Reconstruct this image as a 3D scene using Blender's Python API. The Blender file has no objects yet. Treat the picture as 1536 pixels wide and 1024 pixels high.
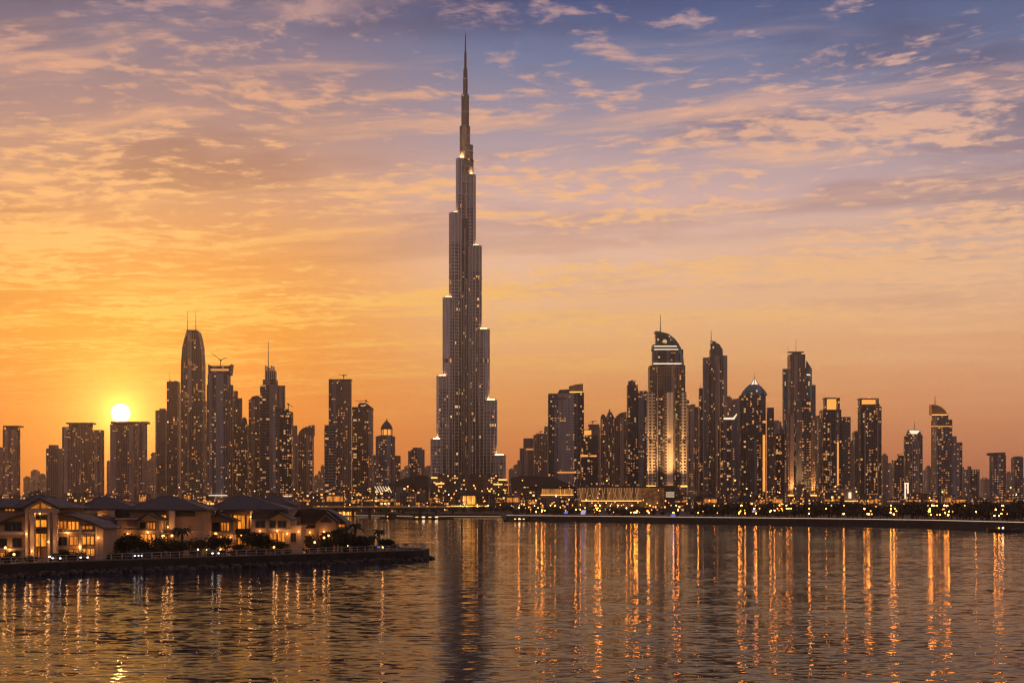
import bpy, math, random
from mathutils import Vector
R = math.radians
rnd = random.Random(7)
S = bpy.context.scene
COL = S.collection

# ------------------------------------------------------------------ camera, world, sun, exposure
FPX = 1536 * 50 / 36.0        # focal length in photo pixels
HZ, CAMZ = 757.0, 12.0        # horizon row, eye height above the water
cd = bpy.data.cameras.new("camera"); cam = bpy.data.objects.new("camera", cd); COL.objects.link(cam)
cd.lens = 50; cd.sensor_width = 36; cd.sensor_fit = 'HORIZONTAL'
cd.shift_y = (HZ - 512) / 1536.0
cd.clip_start = 0.5; cd.clip_end = 60000
cam.location = (0, 0, CAMZ); cam.rotation_euler = (R(90), 0, 0)
S.camera = cam

SUN_AZ = math.atan((181 - 768) / FPX)
SUN_EL = math.atan((HZ - 619.5) / FPX * math.cos(SUN_AZ))
SUN = Vector((math.sin(SUN_AZ) * math.cos(SUN_EL), math.cos(SUN_AZ) * math.cos(SUN_EL), math.sin(SUN_EL)))

S.view_settings.view_transform = 'Standard'; S.view_settings.look = 'None'
S.view_settings.exposure = 0; S.view_settings.gamma = 1; S.view_settings.use_curve_mapping = False
S.render.engine = 'CYCLES'
S.cycles.use_denoising = True
S.cycles.max_bounces = 6; S.cycles.diffuse_bounces = 2; S.cycles.glossy_bounces = 4
S.cycles.volume_bounces = 1; S.cycles.transparent_max_bounces = 6
S.cycles.sample_clamp_indirect = 12
S.cycles.use_light_tree = True
S.cycles.filter_width = 1.3

def lin(r, g, b, a=1.0):
    f = lambda c: (c / 255 / 12.92) if c <= 10.3 else ((c / 255 + 0.055) / 1.055) ** 2.4
    return (f(r), f(g), f(b), a)

class NT:
    """short hand for building node trees"""
    def __init__(s, tree):
        s.t = tree; s.n = tree.nodes; s.l = tree.links
    def new(s, typ, **kw):
        n = s.n.new(typ)
        for k, v in kw.items(): setattr(n, k, v)
        return n
    def put(s, sock, v):
        if hasattr(v, 'is_output'): s.l.new(v, sock)
        elif v is not None:
            try: sock.default_value = v
            except Exception: sock.default_value = tuple(v)[:3]
    def m(s, op, a, b=None, c=None, clamp=False):
        n = s.new('ShaderNodeMath', operation=op, use_clamp=clamp)
        for i, v in enumerate((a, b, c)): s.put(n.inputs[i], v)
        return n.outputs[0]
    def vm(s, op, a, b=None, scale=None):
        n = s.new('ShaderNodeVectorMath', operation=op)
        s.put(n.inputs[0], a)
        if b is not None: s.put(n.inputs[1], b)
        if scale is not None: s.put(n.inputs[3], scale)
        return n.outputs['Value'] if op in ('DOT_PRODUCT', 'LENGTH') else n.outputs[0]
    def sep(s, v):
        n = s.new('ShaderNodeSeparateXYZ'); s.put(n.inputs[0], v); return n.outputs
    def comb(s, x, y, z):
        n = s.new('ShaderNodeCombineXYZ')
        for i, v in enumerate((x, y, z)): s.put(n.inputs[i], v)
        return n.outputs[0]
    def mix(s, f, a, b, mode='MIX'):
        n = s.new('ShaderNodeMix', data_type='RGBA', blend_type=mode)
        s.put(n.inputs[0], f); s.put(n.inputs[6], a); s.put(n.inputs[7], b)
        return n.outputs[2]
    def rng(s, v, a, b, c=0.0, d=1.0, smooth=False):
        n = s.new('ShaderNodeMapRange', interpolation_type='SMOOTHSTEP' if smooth else 'LINEAR')
        for i, x in enumerate((v, a, b, c, d)): s.put(n.inputs[i], x)
        return n.outputs[0]
    def ramp(s, v, stops):
        n = s.new('ShaderNodeValToRGB'); e = n.color_ramp.elements
        while len(e) < len(stops): e.new(0.5)
        for el, (p, c) in zip(e, stops): el.position = p; el.color = c
        s.put(n.inputs[0], v); return n.outputs[0]
    def noise(s, vec, scale, detail=4, rough=0.5, dist=0.0):
        n = s.new('ShaderNodeTexNoise')
        s.put(n.inputs['Vector'], vec); n.inputs['Scale'].default_value = scale
        n.inputs['Detail'].default_value = detail; n.inputs['Roughness'].default_value = rough
        n.inputs['Distortion'].default_value = dist
        return n.outputs

def make_world():
    w = bpy.data.worlds.new("World"); S.world = w; w.use_nodes = True
    w.node_tree.nodes.clear()
    k = NT(w.node_tree)
    d = k.vm('NORMALIZE', k.new('ShaderNodeTexCoord').outputs['Generated'])
    dx, dy, dz = k.sep(d)
    hor = k.m('SQRT', k.m('ADD', k.m('MULTIPLY', dx, dx), k.m('MULTIPLY', dy, dy)))
    el = k.m('DIVIDE', dz, k.m('MAXIMUM', hor, 0.05))            # tan of the elevation
    ch, sh = math.cos(SUN_AZ), math.sin(SUN_AZ)
    az = k.m('DIVIDE', k.m('ADD', k.m('MULTIPLY', dx, sh), k.m('MULTIPLY', dy, ch)), k.m('MAXIMUM', hor, 0.05))
    t = k.m('DIVIDE', el, 0.40, clamp=True)
    P = lambda y: max(0.0, (HZ - y) / FPX / 0.40)
    near = k.ramp(t, [(0, lin(196, 84, 26)), (P(700), lin(214, 96, 22)), (P(600), lin(234, 122, 12)), (P(500), lin(234, 146, 34)), (P(400), lin(228, 152, 76)),
                      (P(300), lin(204, 150, 118)), (P(200), lin(168, 134, 132)), (P(90), lin(124, 116, 138)), (P(0), lin(90, 98, 132)), (1, lin(72, 82, 118))])
    mid = k.ramp(t, [(0, lin(192, 104, 62)), (P(700), lin(212, 114, 58)), (P(600), lin(238, 158, 86)), (P(500), lin(244, 188, 130)), (P(400), lin(238, 194, 164)),
                     (P(300), lin(214, 178, 172)), (P(200), lin(164, 150, 164)), (P(90), lin(104, 120, 156)), (P(0), lin(56, 82, 132)), (1, lin(46, 70, 118))])
    far = k.ramp(t, [(0, lin(158, 96, 72)), (P(700), lin(194, 118, 82)), (P(600), lin(234, 160, 108)), (P(500), lin(238, 182, 136)), (P(400), lin(224, 184, 158)),
                     (P(300), lin(188, 164, 166)), (P(200), lin(146, 138, 156)), (P(90), lin(94, 110, 148)), (P(0), lin(70, 88, 126)), (1, lin(52, 70, 112))])
    back = k.ramp(t, [(0, lin(106, 92, 90)), (0.3, lin(94, 92, 102)), (1, lin(66, 78, 110))])
    zen = k.rng(el, 0.38, 1.6, smooth=True)
    base = k.mix(k.rng(az, 0.965, 1.0, smooth=True), mid, near)
    base = k.mix(k.rng(az, 0.78, 0.955, 1, 0, smooth=True), base, far)
    base = k.mix(k.rng(az, -0.75, 0.6, 1, 0, smooth=True), base, back)
    base = k.mix(zen, base, lin(40, 52, 82))
    # clouds lie on a high flat layer, so they flatten into streaks towards the horizon
    q = k.m('ADD', k.m('MAXIMUM', el, 0.0), 0.03)
    u = k.m('DIVIDE', k.m('DIVIDE', dx, hor), q); v = k.m('DIVIDE', k.m('DIVIDE', dy, hor), q)
    pl = k.comb(u, v, 0.0)
    warp = k.vm('SCALE', k.vm('SUBTRACT', k.noise(pl, 1.3, 2)[1], (0.5, 0.5, 0.5)), scale=0.35)
    rot = k.new('ShaderNodeVectorRotate', rotation_type='Z_AXIS'); k.put(rot.inputs['Vector'], k.vm('ADD', pl, warp)); rot.inputs['Angle'].default_value = R(14)
    pw = k.vm('MULTIPLY', rot.outputs[0], (0.62, 1.0, 1.0))
    pw2 = k.vm('ADD', pw, (3.7, 1.9, 0))
    cover = k.noise(k.vm('MULTIPLY', k.vm('ADD', pw, (CLOUD_SEED, 0.0, 0)), (0.75, 1.0, 1)), 1.25, 3, 0.55)[0]
    cover2 = k.noise(k.vm('MULTIPLY', k.vm('ADD', pw, (0.5, 0.0, 0)), (0.75, 1.0, 1)), 1.25, 3, 0.55)[0]
    cover = k.m('MAXIMUM', cover, k.m('SUBTRACT', cover2, 0.03))
    puff = k.noise(k.vm('MULTIPLY', pw, (1.35, 1.0, 1.0)), 13.0, 6, 0.62)[0]
    wisp = k.noise(k.vm('MULTIPLY', pw2, (0.45, 1.0, 1)), 3.6, 6, 0.62)[0]
    low = k.rng(el, 0.05, 0.12)
    dens = k.m('ADD', k.m('MULTIPLY', cover, 1.0), k.m('MULTIPLY', puff, 0.85))
    bright = k.m('MULTIPLY', k.rng(dens, 0.92, 1.10, smooth=True), low)
    veil = k.m('MULTIPLY', k.m('MULTIPLY', k.rng(wisp, 0.48, 0.66, smooth=True), low), k.rng(k.m('ADD', cover, k.m('MULTIPLY', k.m('SUBTRACT', wisp, 0.5), 0.3)), 0.40, 0.56, smooth=True))
    cl_near = k.ramp(t, [(0, lin(255, 190, 80)), (P(480), lin(255, 198, 92)), (P(300), lin(252, 190, 124)), (P(150), lin(226, 168, 136)), (P(0), lin(176, 142, 146))])
    cl_far = k.ramp(t, [(0, lin(230, 154, 100)), (P(480), lin(250, 196, 142)), (P(300), lin(248, 194, 152)), (P(150), lin(232, 180, 158)), (P(0), lin(212, 172, 166))])
    clc = k.mix(k.rng(az, 0.85, 0.995), cl_far, cl_near)
    shadec = k.mix(1.0, base, (0.70, 0.66, 0.70, 1), 'MULTIPLY')
    dark = k.m('MULTIPLY', k.rng(k.noise(k.vm('ADD', pw, DARK_SEED), 1.3, 6, 0.58)[0], 0.47, 0.62, smooth=True), k.rng(el, 0.10, 0.22))
    sky = k.mix(k.m('MULTIPLY', dark, 0.9), base, shadec)
    sky = k.mix(k.m('MULTIPLY', k.m('MULTIPLY', veil, k.m('SUBTRACT', 1.0, k.m('MULTIPLY', dark, 0.6))), 0.66), sky, clc)
    sky = k.mix(k.m('MULTIPLY', bright, 0.85), sky, clc)
    # glow round the sun and its disc
    sd = k.m('MAXIMUM', k.vm('DOT_PRODUCT', d, tuple(SUN)), 0.0)
    g1 = k.m('ADD', k.m('MULTIPLY', k.m('POWER', sd, 260.0), 0.34), k.m('MULTIPLY', k.m('POWER', sd, 45.0), 0.20))
    g2 = k.m('MULTIPLY', k.m('POWER', sd, 2000.0), 1.3)
    g2 = k.m('ADD', g2, k.m('MULTIPLY', k.m('POWER', sd, 14000.0), 2.0))
    disc = k.rng(sd, math.cos(R(0.395)), math.cos(R(0.320)), 0, 5.0, smooth=True)
    sky = k.mix(1.0, sky, k.vm('SCALE', (1.0, 0.50, 0.06), scale=g1), 'ADD')
    sky = k.mix(1.0, sky, k.vm("SCALE", (1.0, 0.50, 0.09), scale=g2), 'ADD')
    sky = k.mix(1.0, sky, k.vm('SCALE', (1.0, 0.86, 0.55), scale=disc), 'ADD')
    nis = k.new('ShaderNodeTexSky', sky_type='NISHITA', sun_disc=False)
    nis.sun_elevation = SUN_EL; nis.sun_rotation = SUN_AZ
    nis.air_density = 1.0; nis.dust_density = 2.0
    b1 = k.new('ShaderNodeBackground'); k.put(b1.inputs[0], nis.outputs[0]); b1.inputs[1].default_value = 0.002
    b2 = k.new('ShaderNodeBackground'); k.put(b2.inputs[0], sky); b2.inputs[1].default_value = SKY_GAIN
    ad = k.new('ShaderNodeAddShader'); k.l.new(b1.outputs[0], ad.inputs[0]); k.l.new(b2.outputs[0], ad.inputs[1])
    o = k.new('ShaderNodeOutputWorld'); k.l.new(ad.outputs[0], o.inputs[0])
    w.cycles.sampling_method = 'MANUAL'; w.cycles.sample_map_resolution = 1024
CLOUD_SEED = 7.7
DARK_SEED = (5.5, 12.1, 0)
SKY_GAIN = 1.05
make_world()

sl = bpy.data.lights.new("sun", 'SUN'); so = bpy.data.objects.new("sun", sl); COL.objects.link(so)
sl.energy = 0.04; sl.angle = R(0.5); sl.color = (1.0, 0.42, 0.10)
so.rotation_euler = SUN.to_track_quat('Z', 'Y').to_euler()

# ------------------------------------------------------------------ helpers
def X(px, Y): return (px - 768) * Y / FPX
def Z(py, Y): return CAMZ + (HZ - py) * Y / FPX
def tag(o, label=None, cat=None, group=None, kind=None):
    if label: o['label'] = label
    if cat: o['category'] = cat
    if group: o['group'] = group
    if kind: o['kind'] = kind
    return o
def empty(name, loc, label, cat, group=None, rz=0):
    o = bpy.data.objects.new(name, None); COL.objects.link(o)
    o.location = loc; o.rotation_euler = (0, 0, rz); o.empty_display_size = 1
    return tag(o, label, cat, group)
def link(name, me, parent=None, loc=(0, 0, 0), rz=0):
    o = bpy.data.objects.new(name, me); COL.objects.link(o)
    o.location = loc; o.rotation_euler = (0, 0, rz)
    if parent: o.parent = parent
    return o

class MB:
    def __init__(s): s.v = []; s.f = []
    def add(s, vs, fs):
        o = len(s.v); s.v += [tuple(p) for p in vs]; s.f += [tuple(i + o for i in f) for f in fs]; return s
    def box(s, x0, x1, y0, y1, z0, z1):
        return s.add([(x0, y0, z0), (x1, y0, z0), (x1, y1, z0), (x0, y1, z0), (x0, y0, z1), (x1, y0, z1), (x1, y1, z1), (x0, y1, z1)],
                     [(0, 3, 2, 1), (4, 5, 6, 7), (0, 1, 5, 4), (1, 2, 6, 5), (2, 3, 7, 6), (3, 0, 4, 7)])
    def prism(s, poly, z0, z1, top=None):
        n = len(poly); top = top or poly
        vs = [(p[0], p[1], z0) for p in poly] + [(p[0], p[1], z1) for p in top]
        fs = [tuple(range(n))[::-1], tuple(range(n, 2 * n))] + [(i, (i + 1) % n, n + (i + 1) % n, n + i) for i in range(n)]
        return s.add(vs, fs)
    def slab(s, prof, y0, y1):
        """profile of (x, z) points, counter-clockwise seen from -y, pushed back from y0 to y1"""
        n = len(prof)
        vs = [(p[0], y0, p[1]) for p in prof] + [(p[0], y1, p[1]) for p in prof]
        return s.add(vs, [tuple(range(n)), tuple(range(2 * n - 1, n - 1, -1))] + [((i + 1) % n, i, n + i, n + (i + 1) % n) for i in range(n)])
    def tube(s, p0, p1, r0, r1=None, n=6):
        r1 = r0 if r1 is None else r1
        p0, p1 = Vector(p0), Vector(p1); a = (p1 - p0).normalized()
        b = a.orthogonal().normalized(); c = a.cross(b)
        vs = [p + (b * math.cos(2 * math.pi * i / n) + c * math.sin(2 * math.pi * i / n)) * r for p, r in ((p0, r0), (p1, r1)) for i in range(n)]
        return s.add(vs, [tuple(range(n))[::-1], tuple(range(n, 2 * n))] + [(i, (i + 1) % n, n + (i + 1) % n, n + i) for i in range(n)])
    def lathe(s, cx, cy, prof, n=16, sy=1.0):
        vs, fs = [], []
        for r, z in prof:
            vs += [(cx + r * math.cos(2 * math.pi * i / n), cy + sy * r * math.sin(2 * math.pi * i / n), z) for i in range(n)]
        for j in range(len(prof) - 1):
            fs += [(j * n + i, j * n + (i + 1) % n, (j + 1) * n + (i + 1) % n, (j + 1) * n + i) for i in range(n)]
        fs += [tuple(range(n))[::-1], tuple(range((len(prof) - 1) * n, len(prof) * n))]
        return s.add(vs, fs)
    def strip(s, pts, w):
        """path of (x, y, z) points swept as a square bar of half width w: one connected piece"""
        vs, fs = [], []
        for i, p in enumerate(pts):
            a = Vector(pts[max(i - 1, 0)]); b = Vector(pts[min(i + 1, len(pts) - 1)]); t = (b - a).normalized()
            up = Vector((0, 0, 1)) if abs(t.z) < 0.95 else Vector((0, 1, 0))
            sd = t.cross(up).normalized() * w; up = sd.cross(t).normalized() * w; p = Vector(p)
            vs += [p - sd - up, p + sd - up, p + sd + up, p - sd + up]
        for i in range(len(pts) - 1):
            a = 4 * i
            fs += [(a + j, a + (j + 1) % 4, a + 4 + (j + 1) % 4, a + 4 + j) for j in range(4)]
        e = 4 * (len(pts) - 1)
        fs += [(3, 2, 1, 0), (e, e + 1, e + 2, e + 3)]
        return s.add(vs, fs)
    def mesh(s, name, mat, off=(0, 0, 0), smooth=False):
        me = bpy.data.meshes.new(name)
        me.from_pydata([(x - off[0], y - off[1], z - off[2]) for x, y, z in s.v], [], s.f)
        if mat: me.materials.append(mat)
        if smooth:
            for p in me.polygons: p.use_smooth = len(p.vertices) <= 4
        me.update(); return me
    def build(s, name, mat, parent=None, smooth=False):
        off = (0, 0, 0)
        if parent is not None:
            off = Vector(parent.location)
            if parent.parent is not None: off = off + parent.parent.location
            off = tuple(off)
        return link(name, s.mesh(name, mat, off, smooth), parent)

# ------------------------------------------------------------------ materials
def mat_new(name):
    m = bpy.data.materials.new(name); m.use_nodes = True
    k = NT(m.node_tree); b = m.node_tree.nodes['Principled BSDF']
    return m, k, b
def plain(name, col, rough=0.7, metal=0.0, noise=0.25, scale=0.6):
    m, k, b = mat_new(name)
    co = k.new('ShaderNodeTexCoord').outputs['Object']
    n = k.noise(co, scale, 5, 0.6)[0]
    k.put(b.inputs['Base Color'], k.mix(k.rng(n, 0.3, 0.7), tuple(c * (1 - noise) for c in col[:3]) + (1,), tuple(min(1, c * (1 + noise)) for c in col[:3]) + (1,)))
    b.inputs['Roughness'].default_value = rough; b.inputs['Metallic'].default_value = metal
    return m
def glow(name, col, strength, sample=True, vary=0.0, scale=1.0):
    m, k, b = mat_new(name)
    b.inputs['Base Color'].default_value = (0.02, 0.02, 0.02, 1); b.inputs['Roughness'].default_value = 0.5
    b.inputs['Emission Color'].default_value = tuple(col[:3]) + (1,)
    if vary:
        co = k.new('ShaderNodeTexCoord').outputs['Object']
        oi = k.new('ShaderNodeObjectInfo')
        n = k.noise(k.vm('ADD', k.vm('MULTIPLY', co, (1.6, 1.0, 0.35)), k.vm('SCALE', (37.0, 11.0, 23.0), scale=oi.outputs['Random'])), scale, 3)[0]
        k.put(b.inputs['Emission Strength'], k.m('MULTIPLY', k.rng(n, 0.36, 0.64, 1 - vary, 1 + vary), strength))
    else:
        b.inputs['Emission Strength'].default_value = strength
    m.cycles.emission_sampling = 'AUTO' if sample else 'NONE'
    return m
def facade(name, wall, glass, fh=3.6, bw=3.2, wu=0.3, wz=0.35, plit=0.05, lit=0.9, metal=0.0, groove=0):
    """storeys and bays of a tower: wall bands, glass and some lit rooms"""
    m, k, b = mat_new(name)
    co = k.new('ShaderNodeTexCoord').outputs['Object']
    geo = k.new('ShaderNodeNewGeometry'); oi = k.new('ShaderNodeObjectInfo')
    x, y, z = k.sep(co); nx, ny, nz = k.sep(geo.outputs['Normal'])
    side = k.m('GREATER_THAN', k.m('ABSOLUTE', nx), 0.72)
    u = k.m('ADD', k.m('MULTIPLY', x, k.m('SUBTRACT', 1.0, side)), k.m('MULTIPLY', y, side))
    top = k.m('GREATER_THAN', k.m('ABSOLUTE', nz), 0.6)
    ub, zb = k.m('DIVIDE', u, bw), k.m('DIVIDE', z, fh)
    fu, fz = k.m('FRACT', ub), k.m('FRACT', zb)
    wm = k.m('MAXIMUM', k.m('LESS_THAN', fu, wu), k.m('LESS_THAN', fz, wz))
    wm = k.m('MAXIMUM', wm, top)
    # a wide vertical rhythm: some bays are solid wall from the ground to the roof
    wn0 = k.new('ShaderNodeTexWhiteNoise', noise_dimensions='2D')
    k.put(wn0.inputs['Vector'], k.comb(k.m('FLOOR', k.m('DIVIDE', u, bw * 2)), k.m('MULTIPLY', oi.outputs['Random'], 91.0), 0))
    solid = k.m('LESS_THAN', wn0.outputs[0], 0.24)
    wm2 = k.m('MAXIMUM', wm, k.m('MULTIPLY', solid, 0.85))
    wn = k.new('ShaderNodeTexWhiteNoise', noise_dimensions='3D')
    k.put(wn.inputs['Vector'], k.comb(k.m('FLOOR', ub), k.m('FLOOR', zb), k.m('MULTIPLY', oi.outputs['Random'], 57.0)))
    big = k.noise(k.vm('ADD', co, k.vm('SCALE', (300.0, 300.0, 300.0), scale=oi.outputs['Random'])), 0.03, 2)[0]
    thr = k.m('SUBTRACT', 1.0, k.m('MULTIPLY', k.rng(big, 0.35, 0.65), plit * 3))
    on = k.m('MULTIPLY', k.m('MULTIPLY', k.m('GREATER_THAN', wn.outputs[0], thr), k.m('SUBTRACT', 1.0, wm)), k.m('SUBTRACT', 1.0, solid))
    st = k.noise(k.vm('MULTIPLY', co, (0.4, 0.4, 0.02)), 1.0, 4)[0]
    wv = k.m('MULTIPLY', k.rng(st, 0.3, 0.7, 0.7, 1.25), k.rng(oi.outputs['Random'], 0, 1, 0.8, 1.2))
    base = k.mix(wm2, glass + (1,), k.vm('SCALE', wall, scale=k.m('MULTIPLY', wv, k.m('ADD', 1.0, k.m('MULTIPLY', solid, 0.45)))))
    k.put(b.inputs['Base Color'], base)
    k.put(b.inputs['Roughness'], k.rng(wm2, 0, 1, 0.35, 0.7)); b.inputs['Specular IOR Level'].default_value = 0.22
    b.inputs['Metallic'].default_value = metal
    cs = k.new('ShaderNodeSeparateColor'); k.put(cs.inputs[0], wn.outputs[1])
    k.put(b.inputs['Emission Color'], k.mix(cs.outputs[1], (1.0, 0.36, 0.07, 1), (1.0, 0.62, 0.26, 1)))
    k.put(b.inputs['Emission Strength'], k.m('MULTIPLY', on, k.rng(cs.outputs[2], 0, 1, lit * 0.25, lit)))
    m.cycles.emission_sampling = 'NONE'
    return m

FM = dict(
    stone=facade("stone facade", (0.30, 0.235, 0.19), (0.035, 0.03, 0.03), 3.6, 3.4, 0.34, 0.36, 0.06),
    rose=facade("rose stone facade", (0.36, 0.25, 0.20), (0.04, 0.03, 0.03), 3.6, 2.8, 0.45, 0.3, 0.04),
    grey=facade("grey concrete facade", (0.21, 0.205, 0.215), (0.03, 0.032, 0.04), 3.5, 3.0, 0.25, 0.42, 0.05),
    dark=facade("dark glass facade", (0.13, 0.132, 0.15), (0.02, 0.022, 0.028), 3.7, 3.0, 0.18, 0.25, 0.07),
    band=facade("banded glass facade", (0.25, 0.235, 0.235), (0.022, 0.024, 0.03), 4.6, 6.0, 0.08, 0.40, 0.05),
    teal=facade("blue glass facade", (0.15, 0.24, 0.29), (0.04, 0.08, 0.10), 3.8, 2.6, 0.15, 0.22, 0.04),
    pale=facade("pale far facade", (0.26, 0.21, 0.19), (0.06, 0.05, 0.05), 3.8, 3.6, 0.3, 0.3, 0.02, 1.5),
    low=facade("low block facade", (0.17, 0.13, 0.105), (0.03, 0.025, 0.025), 3.8, 4.0, 0.35, 0.4, 0.10, 2.2),
)
FM['ladder'] = facade("ladder pier facade", (0.62, 0.54, 0.46), (0.05, 0.04, 0.04), 4.4, 5.4, 0.42, 0.45, 0.0)
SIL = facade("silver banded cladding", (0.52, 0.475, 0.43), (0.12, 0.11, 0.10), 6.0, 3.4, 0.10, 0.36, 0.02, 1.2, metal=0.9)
SILD = facade("shade-dark recess cladding", (0.13, 0.13, 0.135), (0.03, 0.03, 0.033), 6.0, 2.6, 0.25, 0.30, 0.04, 1.0, metal=0.6)  # colour darkened to put the groove shade into webs and core
SILB = facade("lit plant floor", (0.20, 0.19, 0.18), (0.12, 0.10, 0.08), 9.0, 4.2, 0.30, 0.12, 0.30, 1.3)
M = dict(
    metal=plain("grey metal", (0.11, 0.10, 0.10), 0.45, 0.6),
    finm=plain("polished fin steel", (0.62, 0.60, 0.57), 0.32, 0.7, 0.1),
    rail=plain("pale galvanised rail", (0.42, 0.38, 0.34), 0.5, 0.2),
    ridge=plain("ridge tile", (0.12, 0.10, 0.09), 0.7),
    rock=plain("shore rock", (0.085, 0.072, 0.062), 0.9, 0, 0.6, 0.9),
    steel=plain("spire steel", (0.42, 0.42, 0.43), 0.3, 0.9),
    dmetal=plain("dark painted metal", (0.03, 0.028, 0.028), 0.6),
    roofd=plain("dark roof sheet", (0.05, 0.045, 0.045), 0.7, 0, 0.2, 0.05),
    pier=plain("pale stone pier", (0.42, 0.33, 0.27), 0.7, 0, 0.15, 0.08),
    cap=plain("bronze cap", (0.40, 0.22, 0.10), 0.4, 0.5),
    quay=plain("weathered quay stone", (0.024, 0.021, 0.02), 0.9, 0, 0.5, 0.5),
    deck=plain("paved deck", (0.16, 0.13, 0.11), 0.85, 0, 0.2, 0.3),
    leaf=plain("dark leaf", (0.020, 0.027, 0.012), 0.8, 0, 0.5, 0.7),
    leaf2=plain("olive leaf", (0.028, 0.030, 0.014), 0.8, 0, 0.5, 0.7),
    bark=plain("bark", (0.07, 0.05, 0.035), 0.9),
    wall=plain("sand render wall", (0.40, 0.26, 0.165), 0.85, 0, 0.12, 0.4),
    wall2=plain("ochre render wall", (0.33, 0.21, 0.14), 0.85, 0, 0.12, 0.4),
    trim=plain("pale trim", (0.48, 0.36, 0.27), 0.8, 0, 0.1, 0.5),
    dframe=plain("dark brown window frame", (0.07, 0.04, 0.025), 0.6),
    dpane=plain("dark window glass", (0.015, 0.015, 0.018), 0.08, 0, 0.1),
    paint=plain("dark car paint", (0.05, 0.05, 0.06), 0.25, 0.3),
    tyre=plain("tyre rubber", (0.015, 0.015, 0.015), 0.9),
    hull=plain("boat hull paint", (0.05, 0.045, 0.045), 0.5),
    amber=glow("amber window light", (1.0, 0.38, 0.10), 0.8, False),
    orange=glow("orange window light", (1.0, 0.28, 0.05), 0.9, False),
    warm=glow("warm white window light", (1.0, 0.54, 0.22), 0.8, False),
    lamp=glow("sodium lamp light", (1.0, 0.31, 0.045), 9.0),
    lampo=glow("dim orange lamp light", (1.0, 0.30, 0.04), 3.0),
    lampw=glow("white lamp light", (1.0, 0.66, 0.38), 7.0),
    quaylamp=glow("quay lamp light", (1.0, 0.26, 0.025), 95.0),
    globe=glow("garden globe light", (1.0, 0.36, 0.07), 9.0),
    gold=glow("gold facade light", (1.0, 0.38, 0.07), 1.2),
    goldhi=glow("bright gold light", (1.0, 0.42, 0.09), 3.0),
    white=glow("white crown light", (1.0, 0.74, 0.50), 1.3),
    room=glow("lit room behind curtain", (1.0, 0.27, 0.025), 0.55, True, 0.65, 0.9),
    roomhi=glow("bright lit room", (1.0, 0.31, 0.03), 1.0, True, 0.5, 0.9),
    arcade=glow("dim arcade light", (1.0, 0.32, 0.05), 0.5, False, 0.95, 0.28),
    blue=glow("blue sign light", (0.20, 0.25, 1.0), 0.7),
    violet=glow("violet sign light", (0.85, 0.62, 1.0), 0.6),
    head=glow("headlight", (1.0, 0.85, 0.75), 14.0),
    tail=glow("tail light", (1.0, 0.06, 0.03), 5.0),
)

def water_material():
    m, k, b = mat_new("rippled water")
    co = k.new('ShaderNodeTexCoord').outputs['Object']
    c1 = k.vm('MULTIPLY', co, (0.40, 1.0, 1.0))
    n1 = k.vm('SUBTRACT', k.noise(c1, 1.35, 4, 0.6)[1], (0.5, 0.5, 0.5))
    n2 = k.vm('SUBTRACT', k.noise(k.vm('ADD', k.vm('MULTIPLY', co, (0.55, 1.0, 1.0)), (31, 7, 0)), 0.13, 2, 0.5)[1], (0.5, 0.5, 0.5))
    patch = k.rng(k.noise(k.vm('MULTIPLY', co, (0.5, 1.0, 1.0)), 0.012, 3)[0], 0.35, 0.65, 0.65, 1.25)
    patch = k.m('MULTIPLY', patch, k.rng(k.sep(co)[1], 170.0, 650.0, 0.95, 0.50, smooth=True))
    v = k.vm('ADD', k.vm('SCALE', n1, scale=k.m('MULTIPLY', patch, WAVE1)), k.vm('SCALE', n2, scale=WAVE2))
    vx, vy, vz = k.sep(v)
    nrm = k.vm('NORMALIZE', k.comb(k.m('MULTIPLY', vx, 0.36), k.m('MULTIPLY', vy, 0.85), 1.0))
    k.put(b.inputs['Normal'], nrm)
    b.inputs['Base Color'].default_value = (0.016, 0.028, 0.046, 1)
    b.inputs['Roughness'].default_value = 0.045
    b.inputs['IOR'].default_value = 1.065
    b.inputs['Specular Tint'].default_value = (1, 1, 1, 1)
    return m
WAVE1, WAVE2 = 0.62, 0.13
M['water'] = water_material()

# ------------------------------------------------------------------ water, land
tag(MB().add([(-7000, -60, 0), (7000, -60, 0), (7000, 11000, 0), (-7000, 11000, 0)], [(0, 1, 2, 3)]).build('water', M['water']), kind='structure')
def dist(ypx): return CAMZ * FPX / (ypx - HZ)
def shore(pts): return [(X(px, dist(y)), dist(y)) for px, y in pts]
QUAY = shore([(760, 780.3), (830, 781.2), (900, 782), (1080, 785), (1240, 787.5), (1400, 790.9), (1536, 795.8), (1760, 806)])
LEFT = shore([(-900, 774), (300, 774), (520, 774), (610, 775), (700, 775.6), (752, 776)])
land = LEFT + QUAY + [(6500, 700), (6500, 10500), (-6500, 10500), (-6500, LEFT[0][1])]
tag(MB().prism(land, -1.5, 3.2).build('ground', plain("city ground", (0.07, 0.055, 0.045), 0.95, 0, 0.4, 0.01)), kind='structure')

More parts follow.
